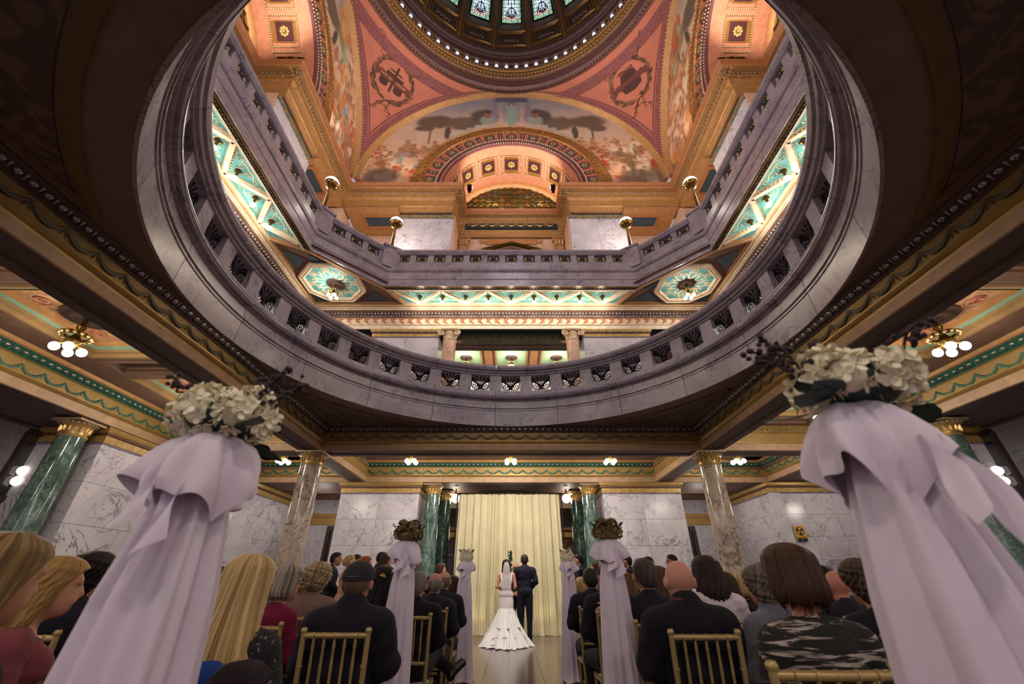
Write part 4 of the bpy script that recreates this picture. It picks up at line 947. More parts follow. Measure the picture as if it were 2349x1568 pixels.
        for i in range(8): rs.sphere((.13*math.cos(PI/4*i), .13*math.sin(PI/4*i), -.03), .075, 7, 4, (1, 1, .5))
        rs.sphere((0, 0, -.06), .07, 8, 5); rm_ = rs.mesh('rosette', ROS, 180); cof_mesh = 1
    for i in range(-3, 4):
        a = PI/2+R(22)*i; O_ = Matrix.Translation((3.23*math.cos(a), 8.62, AZ+3.23*math.sin(a))) @ Matrix.Rotation(-(a-PI/2), 4, 'Y')
        c = link('coffer', fm_, t); c.matrix_local = O_
        for nm, me in (('maroon_field', dk), ('bead_ring', bm_), ('rosette', rm_)): link(nm, me, c)
    # end wall of the vault with lattice window
    w = side('window_%d' % (k+1), 'half round lattice window of amber glass at the end of the %s vault' % sn, 'window', k, 'structure')
    pts = [(3.25*math.cos(a), 9.9, AZ+3.25*math.sin(a)) for a in np.linspace(0, PI, 33)]
    O('wall', MB().add(pts, [tuple(range(33))]), M('dark_bronze_void', '#2a1c14', .6, 0, 0), w, None)
    O('rim', MB().arch([(3.25, 9.9), (3.25, 9.7), (3.1, 9.68), (3.0, 9.72), (2.92, 9.8), (2.92, 9.88)], AZ, 40), COFB, w, 30)
    bars = MB()
    for i in range(-8, 9):
        x = i*.34; h_ = math.sqrt(max(0, 2.95**2-x*x))
        if h_ > .2: bars.box((x, 9.82, AZ+h_/2), (.05, .05, h_))
    for j in range(1, 9):
        z = j*.34; h_ = math.sqrt(max(0, 2.95**2-z*z)); bars.box((0, 9.82, AZ+z), (2*h_, .05, .05))
    for j in range(0, 9):
        for i in range(-9, 9):
            x, z = (i+.5)*.34, (j+.5)*.34
            if x*x+z*z < 7.3: bars.tube([(x-.12, 9.83, AZ+z-.12), (x+.12, 9.83, AZ+z+.12)], .016, 4).tube([(x+.12, 9.83, AZ+z-.12), (x-.12, 9.83, AZ+z+.12)], .016, 4)
    O('lattice', bars, BRONZE, w, None)
    r = np.random.default_rng(3)
    pn = [MB().box((0, 0, 0), (.30, .02, .14)).mesh('pane', m_) for m_ in (M('amber_pane', '#7c5626', .25, 0, 0), M('olive_pane', '#4c4c2c', .25, 0, 0), M('teal_pane', '#2c4a48', .25, 0, 0), M('brown_pane', '#46301f', .25, 0, 0), M('bright_pane', '#b9a468', .25, 0, 0))]
    for j in range(0, 17):
        for i in range(-9, 9):
            x, z = (i+.5)*.34, (j+.5)*.17
            if x*x+z*z < 7.8: link('pane', pn[r.choice(5, p=[.26, .22, .18, .26, .08])], w, (x, 9.865, AZ+z))
    # floodlights on the cornice
    if k:
        sx = 1 if k == 1 else -1
        for y, nm in ((7.5, 'innermost'), (7.85, 'middle'), (8.2, 'outermost')):
            f = thing('floodlight', 'small floodlight standing on the return of the %s great cornice, %s of three' % (sn, nm), 'light', LW(sx*2.34, y, 17.3, k), k*PI/2)
            O('yoke', MB().box((0, 0, -.09), (.06, .16, .18)), IRON, f); tilt = (0, (-sx if nm != 'middle' else sx)*R(62), 0)
            O('housing', MB().lathe([(.0, -.1), (.09, -.1), (.12, .06), (.135, .10)], 14), IRON, f, 40, rot=tilt)
            O('lens', MB().lathe([(0, .095), (.128, .095)], 14), GLOBE, f, 180, rot=tilt)
    else:
        for x, nm in ((-1.98, 'left'), (1.98, 'right')):
            f = thing('floodlight', 'small black floodlight at the %s corner of the recessed cornice' % nm, 'light', (CX+x, CY+7.85, 17.3))
            O('yoke', MB().box((0, 0, -.09), (.14, .14, .2)), IRON, f)
            O('housing', MB().box((0, 0, .12), (.22, .16, .24)), IRON, f); O('lens', MB().box((-.12 if x > 0 else .12, 0, .12), (.01, .12, .18)), GLOBE, f)
# --- pendentives
RS = CR*math.sqrt(2)
def pend_pts(t, q, inset=0):                  # t height 0..1, q across 0..1; azimuth centred on 45 deg
    h = t*CR; ro = math.sqrt(max(RS*RS-h*h, 0)); a0 = math.acos(min(1, CR/ro)); a = a0+(PI/2-2*a0)*q; r = 1-inset/RS
    return (ro*math.cos(a)*r, ro*math.sin(a)*r, Z0+h*r)
GKEY = two('key_border', '#7a3f40', '#8f5450', 16, .3, .5, .05, .7)
GL = M('banner_gold_letter', '#d8a868', .6, 0, 0); BAN = M('banner_brown', '#6d3326', .7, 0, .05); WRE = M('wreath_olive', '#7c5238', .75, 0, .25, 3); WRD = M('wreath_dark', '#543226', .75, 0, .2, 3)
for q4, sn in ((0, 'far right'), (1, 'far left'), (2, 'near left'), (3, 'near right')):
    p = thing('pendentive', 'salmon pendentive at the %s of the dome' % sn, 'pendentive', (CX, CY, 0), q4*PI/2)
    hs_ = 1-np.linspace(1, 0, 40)**1.6*1.0
    O('field', MB().grid(np.array([[pend_pts(min(h, .9995), q) for q in np.linspace(0, 1, 30)] for h in hs_])), SALM, p, 180)
    if q4 > 1: continue
    for e in (0, 1):
        for wd, off, mt, nm in ((.30, .02, GKEY, 'key_border'), (.05, .03, MAROON, 'inner_line')):
            G = []
            for h in hs_[:-1]:
                hh = h*CR; ro = math.sqrt(RS*RS-hh*hh); a0 = math.acos(CR/ro); span = (PI/2-2*a0)*ro
                qa, qb = (.06/span, (.06+wd)/span) if nm == 'key_border' else (.42/span, .47/span)
                qa, qb = min(qa, .5), min(qb, .5)
                if e: qa, qb = 1-qa, 1-qb
                G.append([pend_pts(h, qa, off), pend_pts(h, qb, off)])
            O(nm, MB().grid(np.array(G)), mt, p, 180)
    G = [[pend_pts(h, q, .025) for q in np.linspace(0, 1, 30)] for h in (.90, .955)]; O('key_border', MB().grid(np.array(G)), GKEY, p, 180)
    EL, AZC = R(34.6), R(45)
    def onto(V):                              # flat painting (u right, v up) laid on the sphere
        el = EL+V[:, 2]/RS; az = AZC-V[:, 0]/(RS*math.cos(EL)); r = RS-.012-V[:, 1]
        return np.stack([r*np.cos(el)*np.cos(az), r*np.cos(el)*np.sin(az), Z0+r*np.sin(el)], -1)
    def flat(mb): return mb.fn(onto)
    rr = np.random.default_rng(5+q4); w1, w2 = MB(), MB()
    for i in range(120):
        a = 2*PI*i/120; rad = 1.0+rr.uniform(-.06, .06); d = 1 if (a > PI*1.5 or a < PI/2) else -1
        L = rr.uniform(.26, .38); an = a+d*PI/2*(.75+.4*rr.random()); c_, s_ = math.cos(an), math.sin(an); x, z = rad*math.cos(a), rad*math.sin(a); wd = .07
        (w1 if rr.random() < .6 else w2).add([(x, .004*rr.random(), z), (x+c_*L*.5-s_*wd, .004, z+s_*L*.5+c_*wd), (x+c_*L, .006, z+s_*L), (x+c_*L*.5+s_*wd, .004, z+s_*L*.5-c_*wd)], [(0, 1, 2, 3)])
    em = O('painted_wreath', flat(w1), WRE, p, None); O('wreath_leaf', flat(w2), WRD, em, None)
    rb_ = MB()
    for cx_, cz_, dx, dz in ((.75, .85, 1.0, .55), (-.85, .75, -.9, .9), (0, -1.1, -.5, -.9), (0, -1.1, .55, -.8)):
        if q4 == 0: cx_, dx = -cx_, -dx
        for s in (-1, 1):
            lp = [(cx_+dx*.28*u_+s*.16*math.sin(PI*u_), .006, cz_+dz*.28*u_+s*.14*math.sin(PI*u_)) for u_ in np.linspace(0, 1, 9)]
            rb_.tube(lp, .022, 4, flat=.3)
            tl = [(cx_+dx*.25+dx*u_*.6+s*.10*math.sin(9*u_+s), .006, cz_+dz*.25+dz*u_*.6+s*.10*math.cos(8*u_)) for u_ in np.linspace(0, 1, 14)]
            rb_.tube(tl, .02, 4, flat=.3)
    O('painted_ribbon', flat(rb_), WRD, em, None)
    # tablets behind and banner across (lettered on the left one)
    bt = MB()
    if q4 == 1:
        for x in (-.4, .38): bt.add([(x-.22, .008, -.12), (x+.22, .008, -.12), (x+.22, .008, -.42), (x+.12, .008, -.5), (x-.12, .008, -.5), (x-.22, .008, -.42)], [(0, 1, 2, 3, 4, 5)])
        bt.add([(-.04, .008, -.6), (.06, .008, -.6), (.06, .008, .75), (-.04, .008, .75)], [(0, 1, 2, 3)]); bt.add([(-.35, .008, .42), (.35, .008, .42), (.35, .008, .48), (-.35, .008, .48)], [(0, 1, 2, 3)])
        bt.add([(-.45, .008, .12), (.5, .008, .12), (.5, .008, .3), (-.45, .008, .3)], [(0, 1, 2, 3)])
    else:
        bt.add([(-.55, .008, -.1), (.55, .008, -.1), (.5, .008, -.4), (.1, .008, -.52), (-.4, .008, -.45)], [(0, 1, 2, 3, 4)]); bt.add([(-.45, .008, .1), (.5, .008, .1), (.42, .008, .5), (-.3, .008, .52)], [(0, 1, 2, 3)])
        for i in range(6): bt.tube(spiral((-.35+.14*i, .6, 0), .08, 1.2, i, 1, 10)[:, [0, 2, 1]]+np.array((0, .006, 0)), .014, 4)
    O('painted_emblem', flat(bt), M('emblem_dark', '#4a2a22', .75, 0, 0), em, None)
    bn = MB(); xs = np.linspace(-.78, .78, 12); bn.grid(np.array([[(x, .016, -.15), (x, .016, .15)] for x in xs]))
    for s in (-1, 1): bn.add([(s*.78, .012, .08), (s*.78, .012, -.24), (s*1.0, .012, -.28), (s*.92, .012, -.1), (s*1.0, .012, .1)], [(0, 1, 2, 3, 4)])
    O('painted_banner', flat(bn), BAN, em, None)
    if q4 == 1:
        lt = text('lettering', 'LAW AND ORDER', .17, GL, em, UP, 0)
        co_ = np.zeros(len(lt.data.vertices)*3); lt.data.vertices.foreach_get('co', co_); V = co_.reshape(-1, 3); V[:, 1] = .024; lt.data.vertices.foreach_set('co', onto(V).ravel())
# --- dome cornice, drum, ribs, windows
D = thing('dome', 'dark coffered dome with stained glass windows above a gilded ring cornice', 'dome', (CX, CY, 0))
NS = 120; DPL = M('dome_plum', '#4d3433', .45, .2); DGO = M('dome_gilt', '#8f6a3c', .35, .6)
O('ring_cornice', MB().lathe([(7.36, 24.60), (7.30, 24.62), (7.22, 24.60), (7.20, 24.66), (7.24, 24.72), (7.10, 24.80), (7.06, 24.90), (7.12, 24.98), (7.02, 25.02), (7.0, 25.12)], NS), M('plum_moulding', '#6a4a46', .28, .35), D, 35)
O('leaf_band', MB().lathe([(7.0, 25.12), (6.98, 25.32), (6.92, 25.36)], NS), two('plum_leaf_band', '#6d4440', '#8a6a52', 9, 1.5, .5, .1, .4, .2, bp=.4), D, 30)
O('gilt_band', MB().lathe([(6.92, 25.36), (6.88, 25.42), (6.90, 25.5), (6.82, 25.56), (6.80, 25.68), (6.72, 25.72), (6.70, 25.80)], NS), DGO, D, 35)
for nm, r_, z, n, sz, mt in (('bead_row', 7.21, 24.63, 260, .036, GOLDB), ('dentil_row', 6.86, 25.44, 230, .045, DGO), ('small_bead_row', 6.75, 25.66, 230, .036, GOLDB), ('leaf_tip_row', 6.69, 25.78, 230, .03, GOLDB)):
    mb = MB()
    for i in range(n):
        a = 2*PI*i/n
        if math.sin(a) < -.35: continue
        if nm == 'dentil_row': mb.box((r_*math.cos(a), r_*math.sin(a), z), (.09, .10, .14), a)
        else: mb.sphere((r_*math.cos(a), r_*math.sin(a), z), sz, 5, 4)
    O(nm, mb, mt, D, 180 if 'bead' in nm else None, True)
O('lamp_shelf', MB().lathe([(6.70, 25.80), (6.66, 25.82), (6.66, 25.86), (6.98, 25.88), (7.0, 26.28), (6.72, 26.32), (6.62, 26.34), (6.62, 26.44), (6.9, 26.5)], NS), DPL, D, 30)
O('drum', MB().lathe([(6.9, 26.5), (6.86, 27.3), (6.78, 27.34), (6.80, 27.5), (6.7, 27.6)], NS), M('drum_maroon', '#4a2e2e', .55), D, 30)
sp_ = [(6.7, 27.6), (6.66, 27.9), (6.52, 29.2), (6.28, 30.1), (5.8, 31.6), (5.0, 33.2), (4.0, 34.5), (2.2, 35.8), (0, 36.2)]
O('shell', MB().lathe(sp_, 80), M('dome_umber', '#46332c', .6), D, 60)
NB = 76; br = MB().box((6.80, 0, 26.08), (.34, .16, .42)).box((6.66, 0, 26.24), (.14, .2, .12)).box((6.68, 0, 25.95), (.10, .12, .14)).mesh('bracket', DGO)
for i in range(NB):
    a = PI/2+2*PI*(i)/NB
    if math.sin(a) > -.35: link('bracket', br, D, rz=a)
    a2 = a+PI/NB
    if math.sin(a2) > .15:
        if i == 0:
            bl = thing('dome_bulb', 'cool white bulb in a niche of the gilded dome cornice ring', 'light', (0, 0, 0), 0, 'dome ring bulbs')
            O('bulb', MB().sphere((0, 0, .10), .085, 10, 6), BULBB, bl, 180); O('socket', MB().lathe([(.06, -.08), (.07, -.02), (.05, .03)], 10), SILV, bl, 40); c = bl
        else: c = clone(bl)
        W20 = 'first second third fourth fifth sixth seventh eighth ninth tenth eleventh twelfth thirteenth fourteenth fifteenth sixteenth seventeenth eighteenth nineteenth'.split()
        n_ = sorted(range(NB), key=lambda j: -((PI/2+2*PI*j/NB+PI/NB) % (2*PI)) if .15 < math.sin(PI/2+2*PI*j/NB+PI/NB) else 99).index(i)+1
        c['label'] = 'cool white bulb in the dome cornice ring, %s from the %s end' % ((W20[n_-1], 'left') if n_ < 18 else (W20[34-n_], 'right'))
        c.location = (CX+6.74*math.cos(a2), CY+6.74*math.sin(a2), 26.02)
def ribpt(r, z, a): return (r*math.cos(a), r*math.sin(a), z)
STG = vcol('stained_glass', .3, 1.5)
for i in range(20):
    a = PI/2+2*PI*(i+.5)/20
    if math.sin(a) < .2: continue
    mb = MB(); mb.tube([ribpt(r-.03, z, a) for r, z in sp_[1:7]], [.13, .13, .12, .11, .10, .09], 6)
    O('rib', mb, DGO, D, 60)
def patch(a0, a1, r0, z0, r1, z1, off, nu=10, nv=2):
    return [[ribpt(r0+(r1-r0)*v-off, z0+(z1-z0)*v, a0+(a1-a0)*u) for v in np.linspace(0, 1, nv)] for u in np.linspace(0, 1, nu)]
for i in range(20):
    a = PI/2+2*PI*i/20; hw = PI/20
    if math.sin(a) < .3: continue
    f = O('panel', MB().grid(np.array(patch(a-hw*.66, a+hw*.66, 6.62, 28.15, 6.50, 29.3, .02))), M('dome_panel', '#3a2b27', .6), D, 180)
    for e in (.66, .82):
        mb = MB(); z0_, z1_ = (28.15, 29.3) if e < .7 else (28.0, 29.45)
        c4 = [ribpt(6.56, z0_, a-hw*e), ribpt(6.56, z0_, a), ribpt(6.56, z0_, a+hw*e), ribpt(6.44, z1_, a+hw*e), ribpt(6.44, z1_, a), ribpt(6.44, z1_, a-hw*e)]; mb.tube(c4, .045 if e < .7 else .07, 4, True)
        O('panel_frame', mb, DGO, f, None)
    mb = MB()
    for q in range(7): mb.sphere(ribpt(6.53, 28.55+.12*(q % 2), a+hw*.12*(q-3)), .10, 6, 4, (1, 1, .8))
    O('relief', mb, M('relief_umber', '#584338', .5), f, 180)
    w = thing('window_%d' % (20+i), 'stained glass dome window with teal border, %s' % {0: 'in the middle at the top of the picture', 1: 'just left of the middle one', 19: 'just right of the middle one', 2: 'second to the left of the middle one', 18: 'second to the right of the middle one'}.get(i, 'position %d round the dome' % i), 'window', (CX, CY, 0), 0, None, 'structure')
    G = np.array(patch(a-hw*.60, a+hw*.60, 6.22, 29.85, 5.35, 32.2, .10, 36, 60)); mb = MB().grid(G)
    U, Vv = np.meshgrid(np.linspace(-1, 1, 36), np.linspace(0, 1, 60), indexing='ij'); U, Vv = U.ravel(), Vv.ravel(); r = np.random.default_rng(i)
    C = hexc('#b9cbe0')*np.ones((len(U), 3)); C = C*(.85+.15*((np.floor(U*4)+np.floor(Vv*14)) % 2))[:, None]
    bord = (np.abs(U) > .72) | (Vv < .09); cell = (np.floor(Vv*26)*7+np.floor(U*14)).astype(int); pal = np.array([hexc(c) for c in ('#2c7a78', '#4f9c90', '#8fae78', '#1f5560', '#b0a060')]); C[bord] = pal[(cell[bord]*7919) % 5]
    ob_ = (Vv > .09) & (Vv < .22) & (np.abs(U) < .72) & ((np.floor(U*7)+np.floor(Vv*30)) % 2 == 0); C[ob_] = hexc('#b4552c')
    d_ = np.sqrt((U*1.0)**2+((Vv-.30)*3.2)**2); C[(np.abs(d_-.42) < .06) | ((np.abs(U) < .07) & (Vv > .2) & (Vv < .6)) | ((np.abs(np.abs(U)-.34) < .06) & (Vv > .5) & (Vv < .7))] = hexc('#14161c')
    d_ = np.sqrt((np.abs(U)-.36)**2+((Vv-.24)*3.2)**2); C[np.abs(d_-.2) < .05] = hexc('#1c1a1c')
    link('pane', mb.mesh('pane', STG, None, C), w)
    O('frame', MB().tube([ribpt(6.14, 29.82, a-hw*.62), ribpt(6.14, 29.82, a), ribpt(6.14, 29.82, a+hw*.62), ribpt(5.27, 32.2, a+hw*.62), ribpt(5.27, 32.2, a-hw*.62)], .05, 4, True), IRON, w, None)
    lead = MB()
    for u_ in (-.36, 0, .36): lead.tube([ribpt(6.10, 29.85, a+hw*u_), ribpt(5.23, 32.2, a+hw*u_)], .012, 4)
    for v_ in np.linspace(.1, .95, 9): lead.tube([ribpt(6.10-.87*v_, 29.85+2.35*v_, a-hw*.6), ribpt(6.10-.87*v_, 29.85+2.35*v_, a+hw*.6)], .012, 4)
    O('lead_bar', lead, IRON, w, None)
# ================================================================ PEOPLE
def ray_at(px, py, Y):
    a = (px-1174.5)/FPX; b = (784-py)/FPX; d = np.array([a, math.cos(PITCH)-b*math.sin(PITCH), math.sin(PITCH)+b*math.cos(PITCH)])
    t = Y/d[1]; return d[0]*t, CAMZ+d[2]*t
def sdf_mesh(prims, xs, ys, zs, infl=0, k=.03, cuts=(), warp=None):
    """smooth union of round cones / ellipsoids on a (non-uniform) grid, polygonised with surface nets"""
    xs, ys, zs = map(np.asarray, (xs, ys, zs)); F = np.full((len(xs), len(ys), len(zs)), .5)
    for p in prims:
        if p[0] == 'c':
            a, b, r0, r1 = np.array(p[1], float), np.array(p[2], float), p[3]+infl, p[4]+infl; R_ = max(r0, r1); lo, hi = np.minimum(a, b)-R_, np.maximum(a, b)+R_
        else:
            c, r = np.array(p[1], float), np.array(p[2], float)+infl; lo, hi = c-r, c+r
        kk = p[-1] if isinstance(p[-1], float) and p[0] == 'k' else k; m = kk+.03
        i0, i1 = np.searchsorted(xs, lo[0]-m), np.searchsorted(xs, hi[0]+m); j0, j1 = np.searchsorted(ys, lo[1]-m), np.searchsorted(ys, hi[1]+m); k0, k1 = np.searchsorted(zs, lo[2]-m), np.searchsorted(zs, hi[2]+m)
        if i1 <= i0 or j1 <= j0 or k1 <= k0: continue
        X, Y, Z = xs[i0:i1, None, None], ys[None, j0:j1, None], zs[None, None, k0:k1]
        if p[0] == 'c':
            d = b-a; L2 = d@d+1e-12; h = np.clip(((X-a[0])*d[0]+(Y-a[1])*d[1]+(Z-a[2])*d[2])/L2, 0, 1)
            D = np.sqrt((X-a[0]-h*d[0])**2+(Y-a[1]-h*d[1])**2+(Z-a[2]-h*d[2])**2)-(r0+(r1-r0)*h)
        else:
            q0 = np.sqrt(((X-c[0])/r[0])**2+((Y-c[1])/r[1])**2+((Z-c[2])/r[2])**2); q1 = np.sqrt(((X-c[0])/r[0]**2)**2+((Y-c[1])/r[1]**2)**2+((Z-c[2])/r[2]**2)**2)+1e-9
            D = q0*(q0-1)/q1
        S = F[i0:i1, j0:j1, k0:k1]
        if p[0] == 's': F[i0:i1, j0:j1, k0:k1] = np.maximum(S, -D); continue
        h = np.clip(.5+.5*(S-D)/k, 0, 1); F[i0:i1, j0:j1, k0:k1] = S*(1-h)+D*h-k*h*(1-h)
    G = np.meshgrid(xs, ys, zs, indexing='ij') if (cuts or warp) else None
    if warp: F = F+warp(*G)
    for c in cuts: F = np.maximum(F, c(*G))
    F[0], F[-1] = .5, .5; F[:, 0], F[:, -1] = .5, .5; F[:, :, 0], F[:, :, -1] = .5, .5
    s = F < 0; nx, ny, nz = F.shape
    corner = sum(s[a:nx-1+a, b:ny-1+b, c:nz-1+c].astype(int) for a in (0, 1) for b in (0, 1) for c in (0, 1)); act = (corner > 0) & (corner < 8)
    I, J, K = np.nonzero(act); idx = -np.ones(act.shape, int); idx[I, J, K] = np.arange(len(I)); P = np.zeros((len(I), 3)); n = np.zeros(len(I))
    E8 = [(a, b, c) for a in (0, 1) for b in (0, 1) for c in (0, 1)]
    for e in E8:
        for ax in range(3):
            if e[ax]: continue
            f = list(e); f[ax] = 1; va, vb = F[I+e[0], J+e[1], K+e[2]], F[I+f[0], J+f[1], K+f[2]]; m = (va < 0) != (vb < 0); t = np.where(m, va/(va-vb+1e-12), 0)
            A = np.stack([xs[I+e[0]], ys[J+e[1]], zs[K+e[2]]], -1); B = np.stack([xs[I+f[0]], ys[J+f[1]], zs[K+f[2]]], -1)
            P += np.where(m[:, None], A+(B-A)*t[:, None], 0); n += m
    P /= n[:, None]; FA = []
    for ax in range(3):
        o = [slice(1, -1)]*3; o[ax] = slice(0, -1); o2 = list(o); o2[ax] = slice(1, None)
        sa, sb = s[tuple(o)], s[tuple(o2)]; q = np.argwhere(sa != sb); off = [1, 1, 1]; off[ax] = 0; q = q+np.array(off)
        b1, b2 = [x for x in range(3) if x != ax]; fl = s[q[:, 0], q[:, 1], q[:, 2]]
        def cell(d1, d2):
            c = q.copy(); c[:, b1] -= d1; c[:, b2] -= d2; return idx[c[:, 0], c[:, 1], c[:, 2]]
        Q = np.stack([cell(0, 0), cell(1, 0), cell(1, 1), cell(0, 1)], -1)
        flip = fl if ax != 1 else ~fl; Q[flip] = Q[flip][:, ::-1]; FA.append(Q)
    Fc = np.concatenate(FA); return P, Fc[(Fc >= 0).all(1)]
def sdf_obj(mb, prims, h=.012, infl=0, k=.03, cuts=(), zdense=None, warp=None):
    lo = np.full(3, 9.); hi = -lo
    for p in prims:
        if p[0] == 'c':
            r = max(p[3], p[4])+infl; lo = np.minimum(lo, np.minimum(p[1], p[2])-r); hi = np.maximum(hi, np.maximum(p[1], p[2])+r)
        elif p[0] == 'e': lo = np.minimum(lo, np.array(p[1])-np.array(p[2])-infl); hi = np.maximum(hi, np.array(p[1])+np.array(p[2])+infl)
    lo -= .04; hi += .04; z = np.arange(lo[2], hi[2], h)
    if zdense: z = np.concatenate([np.arange(lo[2], zdense, h*1.5), np.arange(zdense, hi[2], h*.75)])
    V, Fc = sdf_mesh(prims, np.arange(lo[0], hi[0], h), np.arange(lo[1], hi[1], h), z, infl, k, cuts, warp)
    return mb.add(V, Fc.tolist())
def hand_prims(w, d, side_, up=(0, 0, 1), curl=.5):
    """hand at wrist w pointing along d; thumb on the side side_ (vector)"""
    w, d, t = (np.array(v, float) for v in (w, d, side_)); d /= np.linalg.norm(d); t = t-d*(t@d); t /= np.linalg.norm(t); n = np.cross(d, t)
    if n[2] > 0: n = -n
    pr = [('c', w, w+d*.03, .024, .026)]
    for i, (o, L) in enumerate(((.030, .072), (.010, .08), (-.010, .075), (-.028, .058))):
        a = w+d*.035+t*o*.6; kn = w+d*.088+t*o; m1 = kn+d*L*.45+n*curl*.018; e = m1+d*L*.42*(1-curl*.5)+n*curl*.04
        pr += [('c', a, kn, .015, .0125), ('c', kn, m1, .0105, .0095), ('c', m1, e, .009, .0075)]
    b = w+d*.03+t*.026; m1 = b+t*.032+d*.03+n*.01; e = m1+d*.035+t*.008+n*.008; pr += [('c', b, m1, .014, .011), ('c', m1, e, .011, .008)]
    return pr
def body_prims(pose, sex, arms=None):
    st = pose == 'stand'; hz = 1.0 if st else .535; U = lambda z: z-.535+hz; f = sex == 'f'
    sw = .172 if f else .202; P = {}
    P['torso'] = [('e', (0, .0, U(.56)), (.175 if f else .165, .125, .12)), ('e', (0, .0, U(.72)), (.125 if f else .15, .10, .15)), ('e', (0, .0, U(.90)), (.15 if f else .17, .112, .16)), ('c', (-sw*.8, -.015, U(.985)), (sw*.8, -.015, U(.985)), .062, .062), ('e', (0, -.02, U(.97)), (.14, .09, .09))]+[('c', (s*.02, -.02, U(1.045)), (s*sw*.85, -.018, U(.99)), .048, .056) for s in (-1, 1)]
    if f: P['torso'] += [('e', (s*.07, .09, U(.92)), (.06, .055, .06)) for s in (-1, 1)]
    P['neck'] = [('c', (0, -.012, U(1.0)), (0, .02, U(1.15)), .052 if f else .06, .05 if f else .057)]
    hc = np.array((0, .035, U(1.215)))
    P['head'] = [('e', hc+(0, -.006, .02), (.082, .102, .100)), ('e', hc+(0, .03, -.045), (.066, .070, .078)), ('e', hc+(0, .062, -.085), (.03, .03, .03)), ('c', hc+(0, .092, .01), hc+(0, .112, -.028), .011, .015), ('e', hc+(0, .092, -.055), (.024, .012, .009))]
    P['head'] += [('c', hc+(-.045, .083, .028), hc+(.045, .083, .028), .012, .012)]+[('e', hc+(s*.090, -.006, -.012), (.014, .022, .036)) for s in (-1, 1)]
    A = arms or {}
    P['uarm'], P['farm'], P['hand'] = [], [], []
    for s in (-1, 1):
        sh = np.array((s*sw, -.012, U(.98))); el, wr, hd, th = A.get(s) or (((s*(sw+.06), .02, U(.77)), (s*.075, .22, U(.66) if not st else U(.60)), (-s*.5, .8, -.2), (-s*.6, .3, .6)))
        P['uarm'] += [('c', sh, el, .056 if f else .062, .042 if f else .048)]; P['farm'] += [('c', el, wr, .043 if f else .047, .027 if f else .031)]; P['hand'] += [hand_prims(wr, hd, th)]
    P['leg'], P['foot'] = [], []
    for s in (-1, 1):
        if st: h, kn, an, to = (s*.09, 0, hz-.06), (s*.10, .015, .52), (s*.10, -.02, .09), (s*.115, .13, .035)
        elif pose == 'cross' and s > 0: h, kn, an, to = (s*.09, .02, .54), (.16, .40, .60), (.34, .50, .47), (.44, .60, .52)
        else: h, kn, an, to = (s*.09, .02, .54), (s*.115, .43, .51), (s*.11, .41, .10), (s*.12, .55, .04)
        P['leg'] += [('c', h, kn, .088, .06), ('c', kn, an, .056, .04)]; P['foot'] += [('c', np.array(an)-(0, .02, .02), to, .04, .034), ('c', an, np.array(an)-(0, .03, .04), .042, .04)]
    P['hc'] = hc; P['U'] = U
    return P
PROTO = {}
SKIN = lambda c: M('skin_'+c.strip('#'), c, .55, 0, .05, 8, sub=.06)
def proto(pose, sex, arms=None, key=None):
    kk = (pose, sex, key)
    if kk in PROTO: return PROTO[kk]
    P = body_prims(pose, sex, arms); U = P['U']; mb = MB()
    sdf_obj(mb, P['torso']+P['neck']+P['head']+P['uarm']+P['farm']+P['leg']+P['foot'], .0115, 0, .022, zdense=U(1.06))
    for hp in P['hand']: sdf_obj(mb, hp, .0055, 0, .008)
    D = {'P': P, 'body': mb.mesh('body', SKIN('#c98f72'), 180)}
    PROTO[kk] = D; return D
def garment(D, kind, pose, sex):
    if kind in D: return D[kind]
    P = D['P']; U = P['U']; mb = MB(); neckc = lambda w, d, zz: (lambda X, Y, Z: -(np.sqrt(((X)/w)**2+((Y-.03)/d)**2+((Z-U(zz))/.07)**2)-1)*.05)
    fold = lambda X, Y, Z: (.004*np.sin(34*Z+16*np.abs(X)+5*np.sin(11*X))+.003*np.sin(61*Z-30*X+3*np.sin(20*Z)))*np.clip((U(1.03)-Z)*5, 0, 1)+.003*np.exp(-(X/.006)**2)*(Y < 0)
    if kind == 'jacket': sdf_obj(mb, P['torso']+P['uarm']+P['farm']+[('c', (0, -.03, U(1.03)), (0, -.012, U(1.065)), .062, .06)], .013, .017, .03, [neckc(.062, .075, 1.105), lambda X, Y, Z: U(.47)-Z], warp=fold)
    elif kind == 'coat': sdf_obj(mb, P['torso']+P['uarm']+P['farm']+[('c', (0, -.03, U(1.03)), (0, -.012, U(1.085)), .066, .064)], .013, .026, .03, [neckc(.066, .075, 1.13), lambda X, Y, Z: U(.47)-Z], warp=fold)
    elif kind == 'top': sdf_obj(mb, P['torso']+P['uarm']+P['farm'], .013, .011, .03, [neckc(.085, .085, 1.065), lambda X, Y, Z: U(.47)-Z], warp=fold)
    elif kind == 'wide': sdf_obj(mb, P['torso']+P['uarm'], .013, .010, .03, [neckc(.115, .10, 1.05), lambda X, Y, Z: U(.47)-Z], warp=fold)
    elif kind == 'bare': sdf_obj(mb, P['torso'], .013, .008, .03, [lambda X, Y, Z: Z-U(.95)-.03*np.cos(X*18), lambda X, Y, Z: U(.47)-Z])
    elif kind == 'trousers': sdf_obj(mb, P['leg']+[P['torso'][0]], .014, .014, .02, [lambda X, Y, Z: Z-U(.66), lambda X, Y, Z: .075-Z])
    elif kind == 'shoes': sdf_obj(mb, P['foot'], .01, .006, .015, [lambda X, Y, Z: .004-Z])
    D[kind] = mb.mesh({'coat': 'jacket', 'wide': 'blouse', 'bare': 'dress_bodice', 'top': 'blouse'}.get(kind, kind), FASC, 180); return D[kind]
HAIRM = vcol('hair_strands', .5); MATS['hair_strands'].node_tree.nodes['Principled BSDF'].inputs['Specular IOR Level'].default_value = .2
